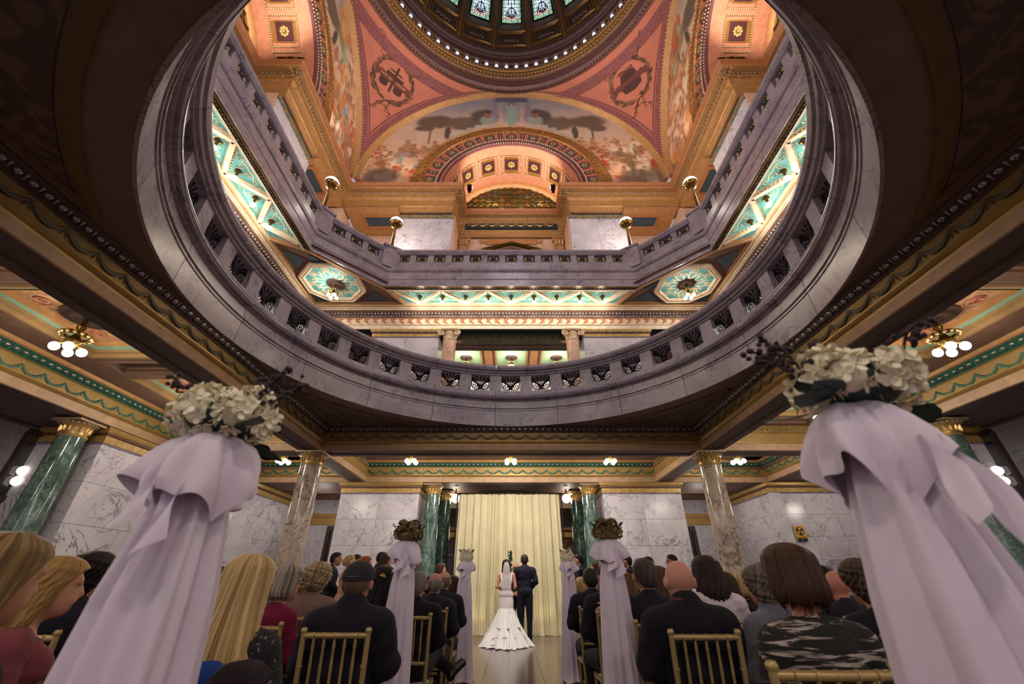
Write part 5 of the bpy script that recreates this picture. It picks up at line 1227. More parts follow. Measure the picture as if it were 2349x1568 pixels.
def n1(x, seed, octs=5, f0=3):                # 1D value noise, several octaves
    r = np.random.default_rng(seed); o = np.zeros_like(x, float); a = 1
    for i in range(octs):
        T = r.uniform(-1, 1, 512); q = np.abs(x)*f0*.55*(1.9**i)+r.uniform(0, 99); k = np.floor(q).astype(int); f = q-k; f = f*f*(3-2*f)
        o += a*(T[k % 512]*(1-f)+T[(k+1) % 512]*f); a *= .8
    return o/1.7
def hair_mesh(style, c1, c2, seed=1, name='hair'):
    """levels (z, rx, ry, cy, open half angle deg) in head coordinates; front is +y"""
    top = [(.128, .004, .004, -.005, 0), (.124, .032, .038, -.006, 0), (.105, .062, .076, -.008, 0), (.075, .079, .098, -.010, 0)]
    if style == 'short': lv = top+[(.055, .084, .104, -.010, 38), (.02, .087, .106, -.012, 72), (-.02, .086, .104, -.014, 100), (-.06, .076, .092, -.014, 118), (-.085, .060, .070, -.012, 128)]; am, cu, n, m = .003, .002, 90, 30
    elif style == 'fringe': lv = [(.045, .070, .088, -.012, 85), (.03, .083, .102, -.012, 85), (.0, .086, .104, -.014, 95), (-.04, .082, .098, -.014, 108), (-.08, .062, .074, -.012, 126)]; am, cu, n, m = .003, .002, 80, 16
    elif style == 'balding': lv = [(.095, .03, .05, -.05, 60), (.085, .06, .075, -.025, 70), (.05, .083, .102, -.012, 80), (.0, .086, .104, -.014, 95), (-.04, .082, .098, -.014, 108), (-.08, .062, .074, -.012, 126)]; am, cu, n, m = .003, .002, 80, 20
    elif style == 'bob': lv = [(a, b*1.18+.002, c*1.16, d, o) for a, b, c, d, o in top]+[(.05, .096, .114, -.012, 30), (.01, .100, .120, -.014, 58), (-.04, .102, .122, -.02, 66), (-.07, .102, .116, -.022, 72), (-.095, .094, .100, -.022, 78), (-.105, .078, .08, -.02, 80)]; am, cu, n, m = .0035, .001, 300, 44
    elif style == 'curly': lv = [(a*1.08, b*1.2+.002, c*1.18, d, o) for a, b, c, d, o in top]+[(.05, .104, .122, -.012, 32), (.01, .110, .128, -.016, 62), (-.04, .106, .122, -.022, 80), (-.08, .092, .104, -.026, 92), (-.11, .07, .078, -.02, 104)]; am, cu, n, m = .004, .011, 130, 60
    elif style == 'wavy': lv = [(a, b*1.15+.002, c*1.12, d, o) for a, b, c, d, o in top]+[(.05, .096, .114, -.012, 32), (.0, .104, .12, -.016, 58), (-.08, .110, .118, -.03, 66), (-.16, .116, .11, -.045, 76), (-.22, .105, .09, -.05, 86), (-.26, .07, .06, -.05, 92)]; am, cu, n, m = .006, .004, 140, 46
    elif style == 'long': lv = [(a, b*1.1+.002, c*1.1, d, o) for a, b, c, d, o in top]+[(.05, .092, .112, -.012, 32), (.0, .098, .116, -.018, 60), (-.08, .108, .116, -.035, 72), (-.16, .135, .104, -.07, 80), (-.26, .165, .100, -.09, 86), (-.36, .185, .094, -.10, 90), (-.46, .195, .088, -.11, 92), (-.54, .185, .078, -.11, 94), (-.60, .15, .055, -.11, 96)]; am, cu, n, m = .0045, .001, 480, 64
    elif style == 'updo': lv = top+[(.055, .084, .106, -.012, 35), (.02, .088, .112, -.016, 66), (-.02, .085, .116, -.022, 92), (-.06, .07, .104, -.026, 112), (-.08, .05, .08, -.02, 125)]; am, cu, n, m = .004, .003, 100, 34
    L = np.array(lv); L[:, 1:3] *= 1.07; L[:, 0] += .004; zi = np.linspace(0, 1, m); tt = np.linspace(0, 1, len(L)); Q = np.stack([np.interp(zi, tt, L[:, c]) for c in range(5)], -1)
    for _ in range(2): Q[1:-1] = .25*Q[:-2]+.5*Q[1:-1]+.25*Q[2:]
    u = np.linspace(0, 1, n); o = np.radians(Q[:, 4])[:, None]; phi = o+(2*PI-2*o)*u[None]; Zz = np.broadcast_to(Q[:, 0:1], phi.shape)
    edge = np.clip(np.minimum(u, 1-u)*16, 0, 1)[None]; edge = np.where(Q[:, 4:5] < 4, 1, edge); amp = np.clip((.12-Zz)*12, .15, 1)
    sx = phi*8+Zz*(2.0 if style in ('long', 'bob') else 14)+.6*np.sin(Zz*22+phi*3)*(style in ('wavy', 'curly'))
    st_ = n1(sx, seed, 6, 2.6); d = am*st_*amp
    if cu: d = d+cu*amp*(np.sin(phi*11+np.sin(Zz*60+seed)*1.8)*np.sin(Zz*95+phi*7+seed)+.6*np.sin(phi*23+Zz*140))
    rx = (Q[:, 1:2]+d)*(.80+.20*edge); ry = (Q[:, 2:3]+d)*(.80+.20*edge)
    endj = np.zeros_like(phi); endj[-6:] = (np.linspace(0, 1, 6)[:, None])*.03*n1(phi[-6:]*9, seed+3)
    X = rx*np.sin(phi); Y = Q[:, 3:4]+ry*np.cos(phi); Zz = Zz+endj*(style in ('long', 'bob', 'wavy'))
    mb = MB().grid(np.stack([X, Y, Zz], -1)); k_ = np.clip(.5+.55*n1(sx*1.3+5, seed+7, 7, 2.3), 0, 1).ravel()[:, None]
    a, b = hexc(c1), hexc(c2); C = a*(1-k_)+b*k_
    if style == 'updo':
        b0 = mb.n; mb.sphere((0, -.115, .0), .05, 14, 10, (1.1, .8, 1)); C = np.concatenate([C, np.tile((a+b)/2, (mb.n-b0, 1))])
    return mb.mesh(name, HAIRM, 180, C)
EYE = None
def cloth_mat(name, col, rough=.8, **kw): return M('cloth_'+name, col, rough, 0, kw.pop('var', .1), 20, bp=(260, .12), sheen=.04, spec=.2, **kw)
PEOPLE = {}
def person(key, label, px, py, Y, pose='sit', sex='m', yaw=0, skin='#b98468', hair='short', hc=('#2a1d18', '#3a2a20'), top=('jacket', '#1d1a26'), legs='#1a1820', chair=True, arms=None, wide=1.0, group=None, ztop=None, tint=None):
    x, z = ray_at(px, py, Y); base = 1.80 if pose == 'stand' else 1.338
    hh = {'bob': .015, 'curly': .02, 'wavy': .012, 'long': .01}.get(hair, .0)
    s = z/(base+hh); s = min(max(s, .90), 1.08)
    t = thing('person', label, 'person', (x, Y-.035*s, 0), yaw, group); t.scale = (s*wide, s*wide, s); PEOPLE[key] = t
    D = proto(pose, sex, arms, key if arms else None); P = D['P']; h = Vector(P['hc'])
    link('body', D['body'], t, mat=SKIN(skin))
    kind, col = top; tm = col if not isinstance(col, str) else cloth_mat(col.strip('#'), col)
    o = link({'coat': 'jacket', 'wide': 'blouse', 'bare': 'dress_bodice', 'top': 'blouse'}.get(kind, kind), garment(D, kind, pose, sex), t, mat=tm)
    if kind == 'bare':
        pass
    if not (pose == 'stand' and sex == 'f'): link('trousers', garment(D, 'trousers', pose, sex), t, mat=cloth_mat(legs.strip('#'), legs))
    link('shoe', garment(D, 'shoes', pose, sex), t, mat=M('black_leather', '#15110f', .25, 0, 0))
    if kind in ('jacket', 'coat') and sex == 'm':
        U = P['U']; O('shirt_collar', MB().lathe([(.060, U(1.05)), (.065, U(1.08)), (.062, U(1.105)), (.057, U(1.10))], 20, c=(0, .005)), tint or M('white_shirt', '#d9d3d8', .7, 0, 0), t, 60)
    if hair: link('hair', hair_mesh(hair, hc[0], hc[1], len(PEOPLE)+3), t, h)
    for sx in (-1, 1): link('eye', EYEM, t, h+Vector((sx*.031, .083, .012)))
    if chair and pose != 'stand':
        c = CHAIR if not CH['n'] else clone(CHAIR); CH['n'] += 1
        c.location = (x-(.10 if key == 'R12' else 0), Y-.005, 0); c.rotation_euler = (0, 0, yaw*.15); c.scale = (1.08 if key == 'R12' else 1, 1, 1.03)
        tag(c, 'gold chair under the '+chair_name(label), 'chair', 'gold reception chairs')
    return t
EYEM = MB().sphere((0, 0, 0), .0115, 8, 6).mesh('eye', M('eye_dark', '#2a1c18', .2, 0, 0), 180)
def chair_name(l):
    w = l.split(); return ' '.join(w[:12])
CH = {'n': 0}
def make_chair():
    GC = M('chair_gold', '#b39a66', .36, .45, .1); r = thing('chair', '', 'chair')
    ringed = lambda p, q, rr, zs: MB().tube([Vector(p).lerp(Vector(q), t_) for t_ in zs[0]], [rr*v_ for v_ in zs[1]], 8)
    for s in (-1, 1):
        mb = MB().tube([(s*.175, -.235, 0), (s*.185, -.205, .44), (s*.19, -.215, .60), (s*.197, -.25, .93)], [.016, .018, .0175, .0165], 8)
        mb.tube([(s*.197, -.25, .925), (s*.197, -.25, .935), (s*.1975, -.251, .945), (s*.198, -.252, .955)], [.016, .021, .021, .014], 8)
        for z, y in ((.62, -.217), (.77, -.233), (.25, -.22)): mb.tube([(s*.191, y, z-.006), (s*.1915, y, z+.006)], .0205, 8)
        O('back_post', mb, GC, r, 50); mb = MB().tube([(s*.18, .19, 0), (s*.18, .185, .44)], [.013, .018], 8); mb.tube([(s*.18, .188, .2), (s*.18, .188, .212)], .02, 8); O('front_leg', mb, GC, r, 50)
    tr = MB().tube([(-.2, -.249, .915), (0, -.258, .915), (.2, -.249, .915)], .0155, 8)
    for i in range(5): tr.tube([(-.132+.066*i-.005, -.256, .915), (-.132+.066*i+.005, -.256, .915)], .0185, 8)
    O('top_rail', tr, GC, r, 50)
    O('lower_rail', MB().tube([(-.19, -.213, .59), (0, -.22, .59), (.19, -.213, .59)], .0145, 8), GC, r, 50)
    for i in range(5):
        x = (i-2)*.062; zs = [.595, .66, .668, .72, .76, .80, .852, .86, .905]; rr = [.0065, .0085, .0115, .009, .0105, .009, .0085, .0115, .0065]
        O('spindle', MB().tube([(x*(1+.06*(z-.59)), -.218-.037*(z-.595)/.31, z) for z in zs], rr, 7), GC, r, 60)
    O('seat', MB().box((0, -.01, .42), (.40, .42, .03)), GC, r); O('cushion', MB().sphere((0, 0, .436), .2, 20, 8, (.96, 1.0, .07)), M('ivory_cushion', '#c9bda8', .8), r, 180)
    for a, b in (((-.18, .188, .2), (.18, .188, .2)), ((-.18, -.22, .25), (.18, -.22, .25)), ((-.18, .188, .14), (-.178, -.225, .14)), ((.18, .188, .14), (.178, -.225, .14))): O('stretcher', MB().tube([a, b], .01, 7), GC, r, 50)
    return r
CHAIR = make_chair()
NAVY, BLACK = '#1d1a26', '#17131a'
BRN1, BRN2 = ('#2e1d16', '#46301f'), ('#3a2618', '#5a3f28'); BLK_H = ('#140e10', '#241a18'); BLOND = ('#8a6a3e', '#d8bd84'); GREY = ('#4a4340', '#8a8078')
dots = two('dotted_blouse', '#141218', '#8a8690', 90, 0, .66, .02, .85); 
m, nt, b = newmat('striped_knit'); f_ = noise(nt, coords(nt, (1.6, 1.6, 13)), 3.2, 5, .7, .65); nt.links.new(ramp(nt, f_, [(.50, '#15110f'), (.55, '#1e1816'), (.60, '#a89c92'), (.72, '#cfc6bc')]), b.inputs['Base Color']); b.inputs['Roughness'].default_value = .85; KNIT = m
m, nt, b = newmat('white_lace'); vv = nd(nt, 'ShaderNodeTexVoronoi'); vv.inputs['Scale'].default_value = 60; nt.links.new(coords(nt), vv.inputs['Vector']); nt.links.new(ramp(nt, vv.outputs['Distance'], [(.18, '#6a4a4c'), (.32, '#d8ccd2')]), b.inputs['Base Color']); b.inputs['Roughness'].default_value = .85; LACE = m
GREYK = M('grey_sweater', '#5f5d68', .9, 0, .2, 60, bp=(200, .25), sheen=.3)
# ---- left block, seated
person('L1', 'woman with long dark blond hair at the left edge, nearest to the camera', 40, 1218, 1.38, sex='f', hair='long', hc=('#5a4428', '#a88a58'), top=('top', '#2a2026'), yaw=-.2)
person('L2', 'woman in rose red top with blond hair, face turned right, beside the near left stand', 148, 1272, 2.2, sex='f', hair='wavy', hc=('#7a5a34', '#b08a54'), top=('top', '#7c3c46'), yaw=-.75, skin='#c08a70')
person('L3', 'person with dark curly hair in navy jacket half hidden by the left front stand', 232, 1262, 3.15, sex='f', hair='curly', hc=BLK_H, top=('jacket', '#1a1826'))
person('L4', 'woman with auburn hair and bare shoulders just right of the left front stand', 486, 1318, 4.0, sex='f', hair='updo', hc=('#4a2c1a', '#7a4e2c'), top=('bare', '#15131c'), skin='#c48e72', yaw=-.3)
person('L4b', 'man with short black hair behind the auburn haired woman', 503, 1298, 5.2, hair='short', hc=BLK_H)
person('L5', 'woman with very long straight blond hair and dotted dark blouse', 588, 1268, 2.1, sex='f', hair='long', hc=('#8a6a40', '#e0c48c'), top=('top', dots))
person('L6', 'woman with streaked grey hair and glasses in crimson top', 664, 1292, 3.75, sex='f', hair='bob', hc=('#3a3230', '#b8a898'), top=('top', '#701232'), yaw=-.5, skin='#c48c74')
person('L6b', 'boy with short dark hair in black jacket beside the crimson top', 692, 1310, 4.9, hair='short', hc=BLK_H, yaw=-.4)
person('L7', 'woman with short curly ash blond hair in taupe shirt', 735, 1286, 4.65, sex='f', hair='curly', hc=('#6a5840', '#b8a27c'), top=('top', '#7c6258'), wide=1.12)
person('L8', 'man in dark baseball cap and navy jacket on the aisle side', 829, 1290, 3.3, hair='fringe', hc=('#4a3a2e', '#6a5644'), top=('coat', '#1c1822'), wide=1.05, skin='#b5806a')
person('L9', 'woman with black hair and a yellow hair clip in navy blouse', 884, 1294, 4.2, sex='f', hair='wavy', hc=BLK_H, top=('top', '#1b2038'))
person('L10', 'brown haired guest hidden between the hair clip woman and the left middle stand', 912, 1310, 5.3, sex='f', hair='wavy', hc=BRN1, top=('top', '#241c26'))
person('L11', 'grey haired man in black suit with crossed leg right of the left middle stand', 961, 1310, 4.75, pose='cross', hair='short', hc=GREY, top=('jacket', BLACK))
person('L11b', 'dark haired guest in black two seats before the crossed leg man', 985, 1318, 7.5, sex='f', hair='bob', hc=BRN1, top=('top', BLACK))
person('L12', 'balding older man in dark suit, fourth row left of the aisle', 1000, 1313, 5.75, hair='fringe', hc=GREY, top=('jacket', '#201d2a'), skin='#b07c66')
person('L13', 'bald man in navy suit, one row ahead of the balding older man', 1021, 1309, 6.6, hair='fringe', hc=('#5a4a40', '#7a6a5c'), top=('jacket', '#1b1d2e'), skin='#b98670')
person('L14', 'woman with long brown hair in maroon dress at the left front row', 1041, 1318, 7.8, sex='f', hair='wavy', hc=BRN1, top=('top', '#4c1822'))
# ---- right block, seated
person('R1', 'woman with blond curls in the right front row beside the far stand', 1332, 1322, 8.2, sex='f', hair='curly', hc=BLOND, top=('top', '#2a222a'))
person('R2', 'man with close cropped dark hair in navy suit, right front rows', 1352, 1303, 6.1, hair='short', hc=('#241a16', '#33261e'), top=('jacket', '#1b1a28'))
arm_r = {-1: ((-.40, -.12, .96), (-.60, -.24, 1.00), (-.7, .0, -.35), (.1, .1, .9))}
person('R3', 'woman with auburn hair just right of the right middle stand', 1434, 1311, 6.2, sex='f', hair='wavy', hc=('#4a2e1c', '#7a5230'), top=('top', '#17151c'), skin='#c9937a')
person('R4', 'dark haired man in black suit left of the right middle stand', 1391, 1291, 5.05, hair='short', hc=BLK_H, top=('jacket', '#1a1722'), yaw=.15)
person('R5', 'man with greying short hair and beige collar in navy jacket', 1474, 1281, 3.95, hair='short', hc=('#332a26', '#5c5048'), top=('jacket', '#1d1b26'), yaw=.1, tint=M('beige_collar', '#b5a088', .7, 0, 0))
person('R5b', 'small man in profile with white collar before the beige collar man', 1452, 1322, 6.9, hair='short', hc=BRN1, yaw=.9)
person('R6', 'woman with straight brown hair, arm round her neighbour, between greying man and bald man', 1507, 1296, 5.1, sex='f', hair='long', hc=('#3c281c', '#5c4432'), top=('top', '#231c24'), arms=arm_r, skin='#c9937a')
person('R7', 'bald man in black overcoat with a plaid scarf on the right aisle', 1550, 1284, 3.2, hair=None, top=('coat', '#18151d'), wide=1.06, skin='#c58a76')
person('R8', 'woman with dark brown bob in white lace blouse', 1612, 1271, 4.3, sex='f', hair='wavy', hc=('#241612', '#3a2620'), top=('top', LACE), wide=1.06)
person('R9', 'dark haired woman partly behind the white lace blouse', 1656, 1308, 4.9, sex='f', hair='wavy', hc=BRN1, top=('top', BLACK))
person('R10', 'woman with blond bob in black top below the right cream column', 1690, 1313, 5.2, sex='f', hair='bob', hc=BLOND, top=('top', BLACK))
person('R11', 'person with grey brown curls in grey sweater', 1738, 1292, 3.2, sex='f', hair='curly', hc=('#3c342e', '#75685a'), top=('coat', GREYK), yaw=.25)
person('R11b', 'balding man far behind the grey sweater', 1736, 1278, 5.6, hair='balding', hc=BLK_H, skin='#8a5f4c')
person('R12', 'woman with chestnut bob, silver necklace and streaked black knit, nearest on the right', 1790, 1240, 2.05, sex='f', hair='bob', hc=('#2c1c14', '#4c3422'), top=('wide', KNIT), wide=.97, skin='#b8785e')
person('R13', 'pink headed bald man in navy behind the chestnut bob', 1908, 1308, 4.3, hair=None, top=('jacket', NAVY), skin='#bf7a66')
person('R13b', 'dark haired guest just past the chestnut bob', 1884, 1298, 5.2, hair='short', hc=BLK_H)
person('R14', 'woman with short brown layered hair in black top', 1962, 1277, 2.95, sex='f', hair='curly', hc=('#2c1f1a', '#5a4638'), top=('top', '#17131a'), wide=1.04)
person('R15', 'guest in pale pink blouse behind the right front cloth', 2085, 1300, 2.15, sex='f', hair='wavy', hc=BRN2, top=('top', '#c9b2c2'))
person('R16', 'ruddy dark haired man beside the right front cloth', 2016, 1284, 5.2, hair='short', hc=BLK_H, skin='#a8604e', yaw=.4)
# ---- wedding party, standing
SL, SR = -PI/2+.35, PI/2-.35
person('GL1', 'groomsman in black suit standing in profile by the left marble pier', 772, 1267, 9.3, 'stand', 'm', SL, hair='short', hc=BLK_H, skin='#a8745c')
person('GL2', 'bridesmaid in peach dress with blond updo on the left', 803, 1273, 8.9, 'stand', 'f', SL+.2, hair='updo', hc=('#8a6a44', '#c0a06c'), top=('bare', '#b98a6c'), skin='#c9987c')
person('GL3', 'groomsman with black hair behind the blond bridesmaid', 818, 1272, 9.9, 'stand', 'm', SL, hair='short', hc=BLK_H, skin='#a8745c')
person('GL4', 'bridesmaid with copper hair standing behind the baseball cap', 838, 1278, 8.1, 'stand', 'f', SL, hair='wavy', hc=('#7a3c1c', '#a85c30'), top=('bare', '#b98a6c'), skin='#c9987c')
person('GL5', 'bridesmaid with dark brown updo in profile at the middle of the left pier', 886, 1268, 9.2, 'stand', 'f', SL, hair='wavy', hc=BRN1, top=('bare', '#b98a6c'), skin='#b98468')
person('GL6', 'groomsman behind the dark updo bridesmaid', 876, 1266, 10.0, 'stand', 'm', SL, hair='short', hc=BLK_H)
person('GL7', 'groomsman hidden behind the left middle stand', 951, 1272, 10.2, 'stand', 'm', SL, hair='short', hc=BRN1, skin='#b07a62')
person('GL8', 'bridesmaid with brown bob near the left green columns', 1011, 1290, 10.9, 'stand', 'f', SL, hair='bob', hc=('#4a2c20', '#6c4632'), top=('bare', '#7c4a44'), skin='#c49078')
person('GR1', 'groomsman with high faded hair by the right far stand', 1329, 1271, 10.2, 'stand', 'm', SR, hair='short', hc=BLK_H, skin='#c08a72')
person('GR2', 'bridesmaid with brown hair and bare back on the right', 1368, 1293, 10.5, 'stand', 'f', SR, hair='wavy', hc=BRN1, top=('bare', '#a87a64'), skin='#c9987c')
person('GR3', 'groomsman half hidden by the right middle stand', 1386, 1279, 9.6, 'stand', 'm', SR, hair='short', hc=BRN1)
person('GR4', 'groomsman with white collar in profile right of the middle stand', 1438, 1274, 9.9, 'stand', 'm', SR, hair='short', hc=BLK_H, skin='#a8745c')
person('GR5', 'groomsman with black hair above the greying man', 1487, 1277, 9.0, 'stand', 'm', SR, hair='short', hc=BLK_H, skin='#96654f')
person('GR6', 'groomsman with black hair above the bald man', 1541, 1272, 9.2, 'stand', 'm', SR, hair='short', hc=BLK_H, skin='#96654f')
for k_ in ('GL2', 'GL4', 'GL5', 'GL8', 'GR2'):
    t = PEOPLE[k_]; u = np.linspace(0, 2*PI, 49)[:-1]; G = [[(r_*(1+.05*math.sin(9*a))*math.cos(a), r_*.85*(1+.05*math.sin(9*a))*math.sin(a), z) for z, r_ in ((1.13, .13), (1.0, .19), (.8, .2), (.4, .25), (.02, .3))] for a in u]
    O('skirt', MB().grid(np.array(G), True), cloth_mat('peach_skirt', '#b98a6c'), t, 180)
# ---- couple and officiant
ga = {-1: ((-.27, .05, 1.21), (-.16, .25, 1.10), (.3, .9, 0), (.2, .2, .8)), 1: ((.26, -.03, 1.22), (.12, .20, 1.06), (-.6, .7, 0), (-.4, .2, .7))}
person('groom', 'groom with cropped dark hair in dark navy suit before the curtain', 1203, 1272, 11.75, 'stand', 'm', 0, hair='short', hc=('#2a201a', '#3c3028'), top=('jacket', '#1f1e2e'), legs='#1c1b2a', arms=ga, skin='#b5826a')
ba = {-1: ((-.235, -.04, 1.20), (-.12, .20, 1.13), (.6, .6, 0), (.2, .2, .8)), 1: ((.225, -.02, 1.20), (.20, .20, 1.15), (.3, .9, 0), (-.3, .2, .8))}
br_ = person('bride', 'bride in white lace mermaid gown with tulle train and veil', 1162, 1282, 11.55, 'stand', 'f', 0, hair='wavy', hc=('#150e12', '#2a1c1e'), top=('bare', '#e9e2e2'), arms=ba, skin='#c9937a')
WH = M('gown_satin', '#f0eaea', .5, 0, .03); TUL = M('gown_tulle', '#f3efef', .8, 0, .03, alpha=.92)
u = np.linspace(0, 2*PI, 73)[:-1]; prof = [(1.30, .125, 0), (1.2, .128, 0), (1.10, .125, 0), (1.0, .165, 0), (.92, .18, 0), (.75, .18, 0), (.62, .17, -.01)]
O('gown', MB().grid(np.array([[(r_*math.cos(a), y_+r_*.72*math.sin(a), z) for z, r_, y_ in prof] for a in u]), True), WH, br_, 180)
def frill(z0, r0, z1, r1, y0, y1, seed, nf=11, amp=.07):
    r = np.random.default_rng(seed); ph = r.uniform(0, 6, 4); G = []
    for a in np.linspace(0, 2*PI, 120, endpoint=False):
        row = []
        for v in np.linspace(0, 1, 10):
            w = amp*v*(math.sin(nf*a+ph[0])+.6*math.sin((nf*1.7)//1*a+ph[1]+2*v)+.4*math.sin(5*a+ph[2])); rr = r0+(r1-r0)*v**.8+w
            back = max(0, -math.sin(a)); row.append((rr*math.cos(a), (y0+(y1-y0)*v)+rr*(.8+.35*v*back)*math.sin(a), max(.012, z0+(z1-z0)*v+.25*w*(1-v)+.012*math.sin(17*a+ph[3]))))
        G.append(row)
    return MB().grid(np.array(G), True)
for i, a_ in enumerate(((.74, .17, .36, .30, 0, -.02), (.66, .17, .20, .40, 0, -.05), (.58, .18, .06, .46, 0, -.10), (.48, .2, .015, .54, 0, -.16), (.36, .26, .012, .52, -.02, -.22))): O('tulle_frill', frill(*a_, i+2, 9+2*i, .085), TUL, br_, 180)
LC = M('gown_lace', '#efe8e6', .7, 0, .05)
lm = MB()
for s in (-1, 1):
    G = [[(s*(x0+.05*w), -.118-.03*(1-abs(w-.5)*1.4)+.02*(z > 1.42), z) for w in (0, .5, 1)] for z, x0 in ((1.22, .07), (1.3, .085), (1.38, .095), (1.44, .105), (1.49, .10))]
    lm.grid(np.array(G))
O('lace_strap', lm, LC, br_, 180)
vu = np.linspace(-1, 1, 24); G = [[(x*w*(1+.04*math.sin(8*x)), -.10-.035*(1-x*x)-dy+.006*math.sin(20*x+z*4), z) for x in vu] for z, w, dy in ((1.74, .045, 0), (1.70, .06, .02), (1.6, .085, .03), (1.45, .10, .045), (1.3, .11, .05), (1.16, .115, .045))]
O('veil', MB().grid(np.array(G)), M('veil_tulle', '#ece4e0', .8, 0, 0, alpha=.55), br_, 180)
person('officiant', 'bald officiant with glasses between bride and groom', 1184, 1291, 12.45, 'stand', 'm', PI, hair='fringe', hc=GREY, top=('jacket', '#1a1820'), skin='#b5795f')
gl = MB()
for s in (-1, 1): gl.tube([(s*.034+.026*math.cos(a), 0, .018*math.sin(a)) for a in np.linspace(0, 2*PI, 13)[:-1]], .0035, 4, True)
gl.tube([(-.01, 0, .004), (.01, 0, .004)], .003, 4)
for s in (-1, 1): gl.tube([(s*.06, 0, .005), (s*.078, -.10, .005)], .003, 4)
glm = gl.mesh('glasses', IRON, 60)
for k_ in ('officiant', 'L6', 'R5'):
    t = PEOPLE[k_]; P = PROTO[('stand' if k_ == 'officiant' else 'sit', 'f' if k_ == 'L6' else 'm', None)]['P']; link('glasses', glm, t, Vector(P['hc'])+Vector((0, .105, .012)))
# ---- special pieces
hS = Vector(PROTO[('sit', 'm', None)]['P']['hc']); hF = Vector(PROTO[('sit', 'f', None)]['P']['hc'])
a = np.linspace(0, PI/2, 9); cap = MB().lathe([(.092*math.cos(x)+.002, .03+.105*math.sin(x)) for x in a]+[(0, .138)], 28).fn(lambda V: V*np.array((1, 1.18, 1)))
cap = O('cap', cap.fn(lambda V: V*np.array((1.12, 1.10, 1.06))-np.array((0, 0, .006))).xf(Matrix.Rotation(R(8), 4, 'X')), M('cap_black', '#1a161b', .8, 0, .1, 20, bp=(200, .2)), PEOPLE['L8'], 180, loc=hS+Vector((0, -.008, .0)))
O('brim', MB().grid(np.array([[(.095*math.sin(p)*(1+.1*q), .110*math.cos(p)+.09*q*math.cos(p*.8), .035-.03*q+.01*math.cos(p)) for q in np.linspace(0, 1, 5)] for p in np.linspace(-1.1, 1.1, 14)])), MATS['cap_black'], cap, 180)
O('cap_strap', MB().tube([(x, -.122+.3*x*x, .035) for x in np.linspace(-.035, .035, 5)], .010, 6, flat=.4), M('strap_grey', '#5a5048', .7), cap, 60)
sc_ = MB()
for i, (z, r_) in enumerate(((1.075, .078), (1.095, .080))): sc_.tube([(r_*math.cos(a), r_*.98*math.sin(a)-.005, z+.01*math.sin(2*a+i)-.012*math.sin(a)) for a in np.linspace(0, 2*PI, 25)[:-1]], .017, 8, True)
O('scarf', sc_, two('plaid_scarf', '#2a2028', '#7a2a34', 14, .2, .55, .1, .9), PEOPLE['R7'], 180)
nk = MB()
for i in range(40): q = 2*PI*i/40; nk.sphere((.066*math.cos(q), .012+.072*math.sin(q), 1.052+.014*math.sin(q)-.004*math.cos(2*q)), .0052 if i % 4 else .0075, 5, 4)
O('necklace', nk, M('silver_chain', '#d8d0cc', .2, .9, 0), PEOPLE['R12'], 180)
O('hair_clip', MB().box((0, 0, 0), (.055, .012, .012)).box((.0, 0, .012), (.03, .012, .01)), M('yellow_clip', '#c9a032', .4), PEOPLE['L9'], loc=hF+Vector((.03, -.138, .045)), rot=(0, R(15), 0))
# coats hung over the chair of the long blond woman
x5, _ = ray_at(520, 1490, 1.9)
ct = thing('hung_coat', 'royal blue and black coats hung over the chair of the long haired blond woman', 'coat', (PEOPLE['L5'].location.x+.11, PEOPLE['L5'].location.y-.30, 0))
def drape(x0, x1, y, z0, z1, seed):
    G = [[(x0+(x1-x0)*q, y-.035+.02*math.sin(9*q+seed)-.03*(1-v)*math.sin(PI*q)+(.05 if v == 1 else 0), z0+(z1-z0)*v-.03*abs(2*q-1)**3*v) for v in (0, .3, .6, .85, .96, 1)] for q in np.linspace(0, 1, 22)]
    return MB().grid(np.array(G))
O('blue_coat', drape(-.10, .08, 0, .45, .985, 1), cloth_mat('royal_blue', '#1a3a7c'), ct, 180); O('black_coat', drape(.06, .26, -.02, .45, .99, 3), cloth_mat('plum_black', '#2a2026'), ct, 180)
# ================================================================ CURTAIN, FLOWER STANDS, ALTAR SPRAY
cu_m = M('curtain_cream', '#d6cba8', .85, 0, .05, 3, bp=(300, .1))
cr_ = thing('curtain', 'tall pleated cream curtain closing the doorway behind the couple', 'curtain', (CX, CY+8.4, 0))
def curtain(x0, x1, seed):
    r = np.random.default_rng(seed); n = 150; xs = np.linspace(x0, x1, n); ph = r.uniform(0, 6, 5); G = []
    for x in xs:
        row = []
        for v in np.linspace(0, 1, 14):
            z = 3.63*v; spread = 1+.05*(1-v); w = .045*math.sin(31*x+ph[0]+1.2*math.sin(3*x+ph[1]))+.028*math.sin(57*x+ph[2]+.8*v)+.03*math.sin(9*x+ph[3]+v*1.3); fl_ = max(0, 1-v*9)**2
            row.append((x*spread, w*(.55+.55*(1-v))-.10*fl_*(1+.5*math.sin(13*x+ph[4])), max(.004, z+.012*math.sin(15*x)*(v < .01))))
        G.append(row)
    return MB().grid(np.array(G))
for i, (a, b_) in enumerate(((-1.62, -.52), (-.54, .5), (.48, 1.5))): O('curtain_panel', curtain(a, b_, i+2), cu_m, cr_, 180)
O('curtain_rod', MB().tube([(-1.7, .02, 3.65), (1.6, .02, 3.65)], .025, 8), IRON, cr_, 60)
for x in (-1.68, 1.58): O('rod_post', MB().tube([(x, .03, 0), (x, .03, 3.66)], .022, 8), IRON, cr_, 60); O('base_plate', MB().box((x, .03, .01), (.3, .3, .02)), IRON, cr_)
CL = M('white_drape', '#d9ccdb', .55, 0, .03, 4, sheen=.2)
STX = [(-.735, 1.0, 'left front', 0), (.722, .80, 'right front', 2), (-.91, 3.94, 'left middle', 4), (.81, 3.8, 'right middle', 5), (-.743, 7.5, 'left far', 7), (.90, 7.5, 'right far', 9)]
